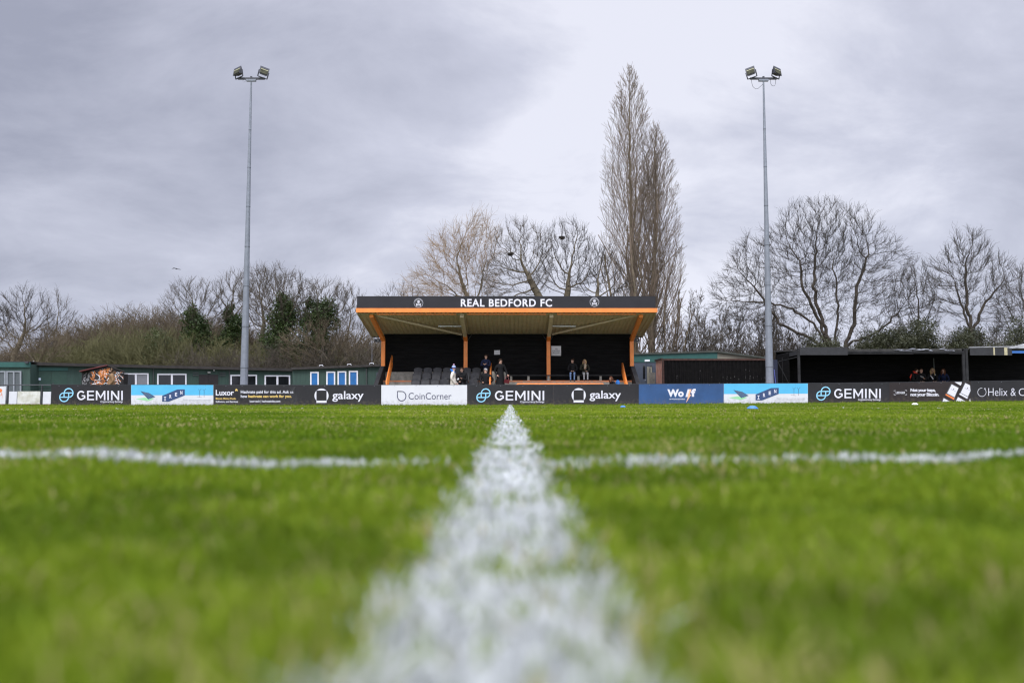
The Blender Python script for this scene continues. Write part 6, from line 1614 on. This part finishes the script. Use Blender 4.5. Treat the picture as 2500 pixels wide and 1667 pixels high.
k_ = 9000; X_.append(rg.uniform(-28, 28, k_)); Y_.append(39.99 - rg.random_sample(k_) ** 2 * .35); H_.append(.075 * rg.uniform(.4, 1.5, k_)); W_.append(np.full(k_, .011))     # longer tufts the mower misses at the foot of the boards
x = np.concatenate(X_); y = np.concatenate(Y_); h = np.concatenate(H_); w = np.concatenate(W_)
# nothing grows under the lens itself
ok = ~((np.abs(x) < .10) & (y < .10)); x, y, h, w = x[ok], y[ok], h[ok], w[ok]
clump = vnoise(x, y, .16, 21); patch = vnoise(x, y, .9, 22); fine = vnoise(x, y, .045, 23); big = vnoise(x, y, 4.5, 24); worn = vnoise(x, y, .5, 31)
h *= (.70 + .55 * clump) * (.85 + .3 * patch)
keep = (fine * .5 + clump * .5 + rg.uniform(-.3, .3, len(x))) > .22
x, y, h, w, clump, patch, fine, big, worn = [a[keep] for a in (x, y, h, w, clump, patch, fine, big, worn)]
n = len(x)
edge = (fine - .5) * .028 + rg.normal(0, .008, n)
lh = line_half(x, y) + edge; lc = line_circ(x, y) + edge
is_h = (lh < .070) & (rg.random_sample(n) < .87 - .5 * (vnoise(x, y, .11, 41) > .76))
wear = np.interp(x, [-1.3, -1.0, -.93, -.86, -.32, -.26, -.05, .05, .30, .36, .58, .66, 1.02, 1.08], [.95, .95, .5, .95, .95, .38, .42, .50, .72, .45, .45, .95, .95, .6]) * np.where(y < 6, 1, .6)
is_c = (lc < .045) & ((vnoise(x, y, .10, 47) * .5 + .75 * rg.random_sample(n)) < wear * 1.1) & (y < 21)
h = np.where(is_c, h * 1.15, h)
h = np.where(lh < .06, h * .72, h)
a = rg.uniform(0, 2 * np.pi, n); lean = rg.uniform(.15, .75, n); b = rg.uniform(0, 2 * np.pi, n)
z = gz(x, y) - .002
sx, sy = np.cos(a) * w, np.sin(a) * w
lx, ly = np.cos(b) * h * lean, np.sin(b) * h * lean
V = np.empty((n, 5, 3))
V[:, 0] = np.stack([x - sx, y - sy, z], 1); V[:, 1] = np.stack([x + sx, y + sy, z], 1)
V[:, 2] = np.stack([x + sx * .8 + lx * .4, y + sy * .8 + ly * .4, z + h * .6], 1); V[:, 3] = np.stack([x - sx * .8 + lx * .4, y - sy * .8 + ly * .4, z + h * .6], 1)
V[:, 4] = np.stack([x + lx, y + ly, z + h * (1 - .25 * lean)], 1)
g1 = np.array((.084, .158, .006)); g2 = np.array((.248, .318, .026)); st = np.array((.46, .40, .17)); dk = np.array((.035, .080, .004))
t = np.clip(.12 + .55 * rg.random_sample(n) + .55 * (big - .5) + .75 * (patch - .5), 0, 1)[:, None]
col = g1 * (1 - t) + g2 * t
straw = (rg.random_sample(n) < .03 + .15 * np.clip((worn - .45) * 2.5, 0, 1))[:, None]
col = np.where(straw, st * rg.uniform(.6, 1.1, (n, 1)), col)
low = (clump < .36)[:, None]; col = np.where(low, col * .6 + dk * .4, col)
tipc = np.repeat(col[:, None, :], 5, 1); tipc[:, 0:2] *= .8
paint = np.array((.53, .55, .54)) * rg.uniform(.82, 1.08, (n, 1))
def grass_object(name, sel, painted, kind, label=None, cat=None):
    k = int(sel.sum()); Vs = V[sel]; base = (np.arange(k) * 5)[:, None]
    me = bpy.data.meshes.new(name); me.vertices.add(k * 5); me.vertices.foreach_set('co', np.ascontiguousarray(Vs, np.float32).ravel())
    me.loops.add(k * 7); me.loops.foreach_set('vertex_index', np.ascontiguousarray(base + np.array([[0, 1, 2, 3, 3, 2, 4]]), np.int32).ravel())
    me.polygons.add(k * 2); ls = np.empty((k, 2), np.int32); ls[:, 0] = np.arange(k) * 7; ls[:, 1] = ls[:, 0] + 4; me.polygons.foreach_set('loop_start', ls.ravel())
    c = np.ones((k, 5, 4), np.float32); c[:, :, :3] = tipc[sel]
    if painted:
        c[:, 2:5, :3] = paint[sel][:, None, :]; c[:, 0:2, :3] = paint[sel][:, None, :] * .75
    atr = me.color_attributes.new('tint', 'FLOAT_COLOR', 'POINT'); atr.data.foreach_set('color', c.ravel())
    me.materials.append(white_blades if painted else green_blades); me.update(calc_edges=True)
    o = bpy.data.objects.new(name, me); COL.objects.link(o); tag(o, label, cat, kind=kind); return o
green_blades = blade_material('grass_blades'); white_blades = blade_material('paint_coated_blades', .8, .2)
grass_object('grass', ~(is_h | is_c), False, 'stuff', 'short green pitch grass with straw coloured blades', 'grass')
grass_object('halfway_line', is_h, True, 'stuff', 'straight white painted line running away through the grass', 'pitch line')
grass_object('centre_circle_line', is_c & ~is_h, True, 'stuff', 'thin patchy white painted curve crossing the grass', 'pitch line')
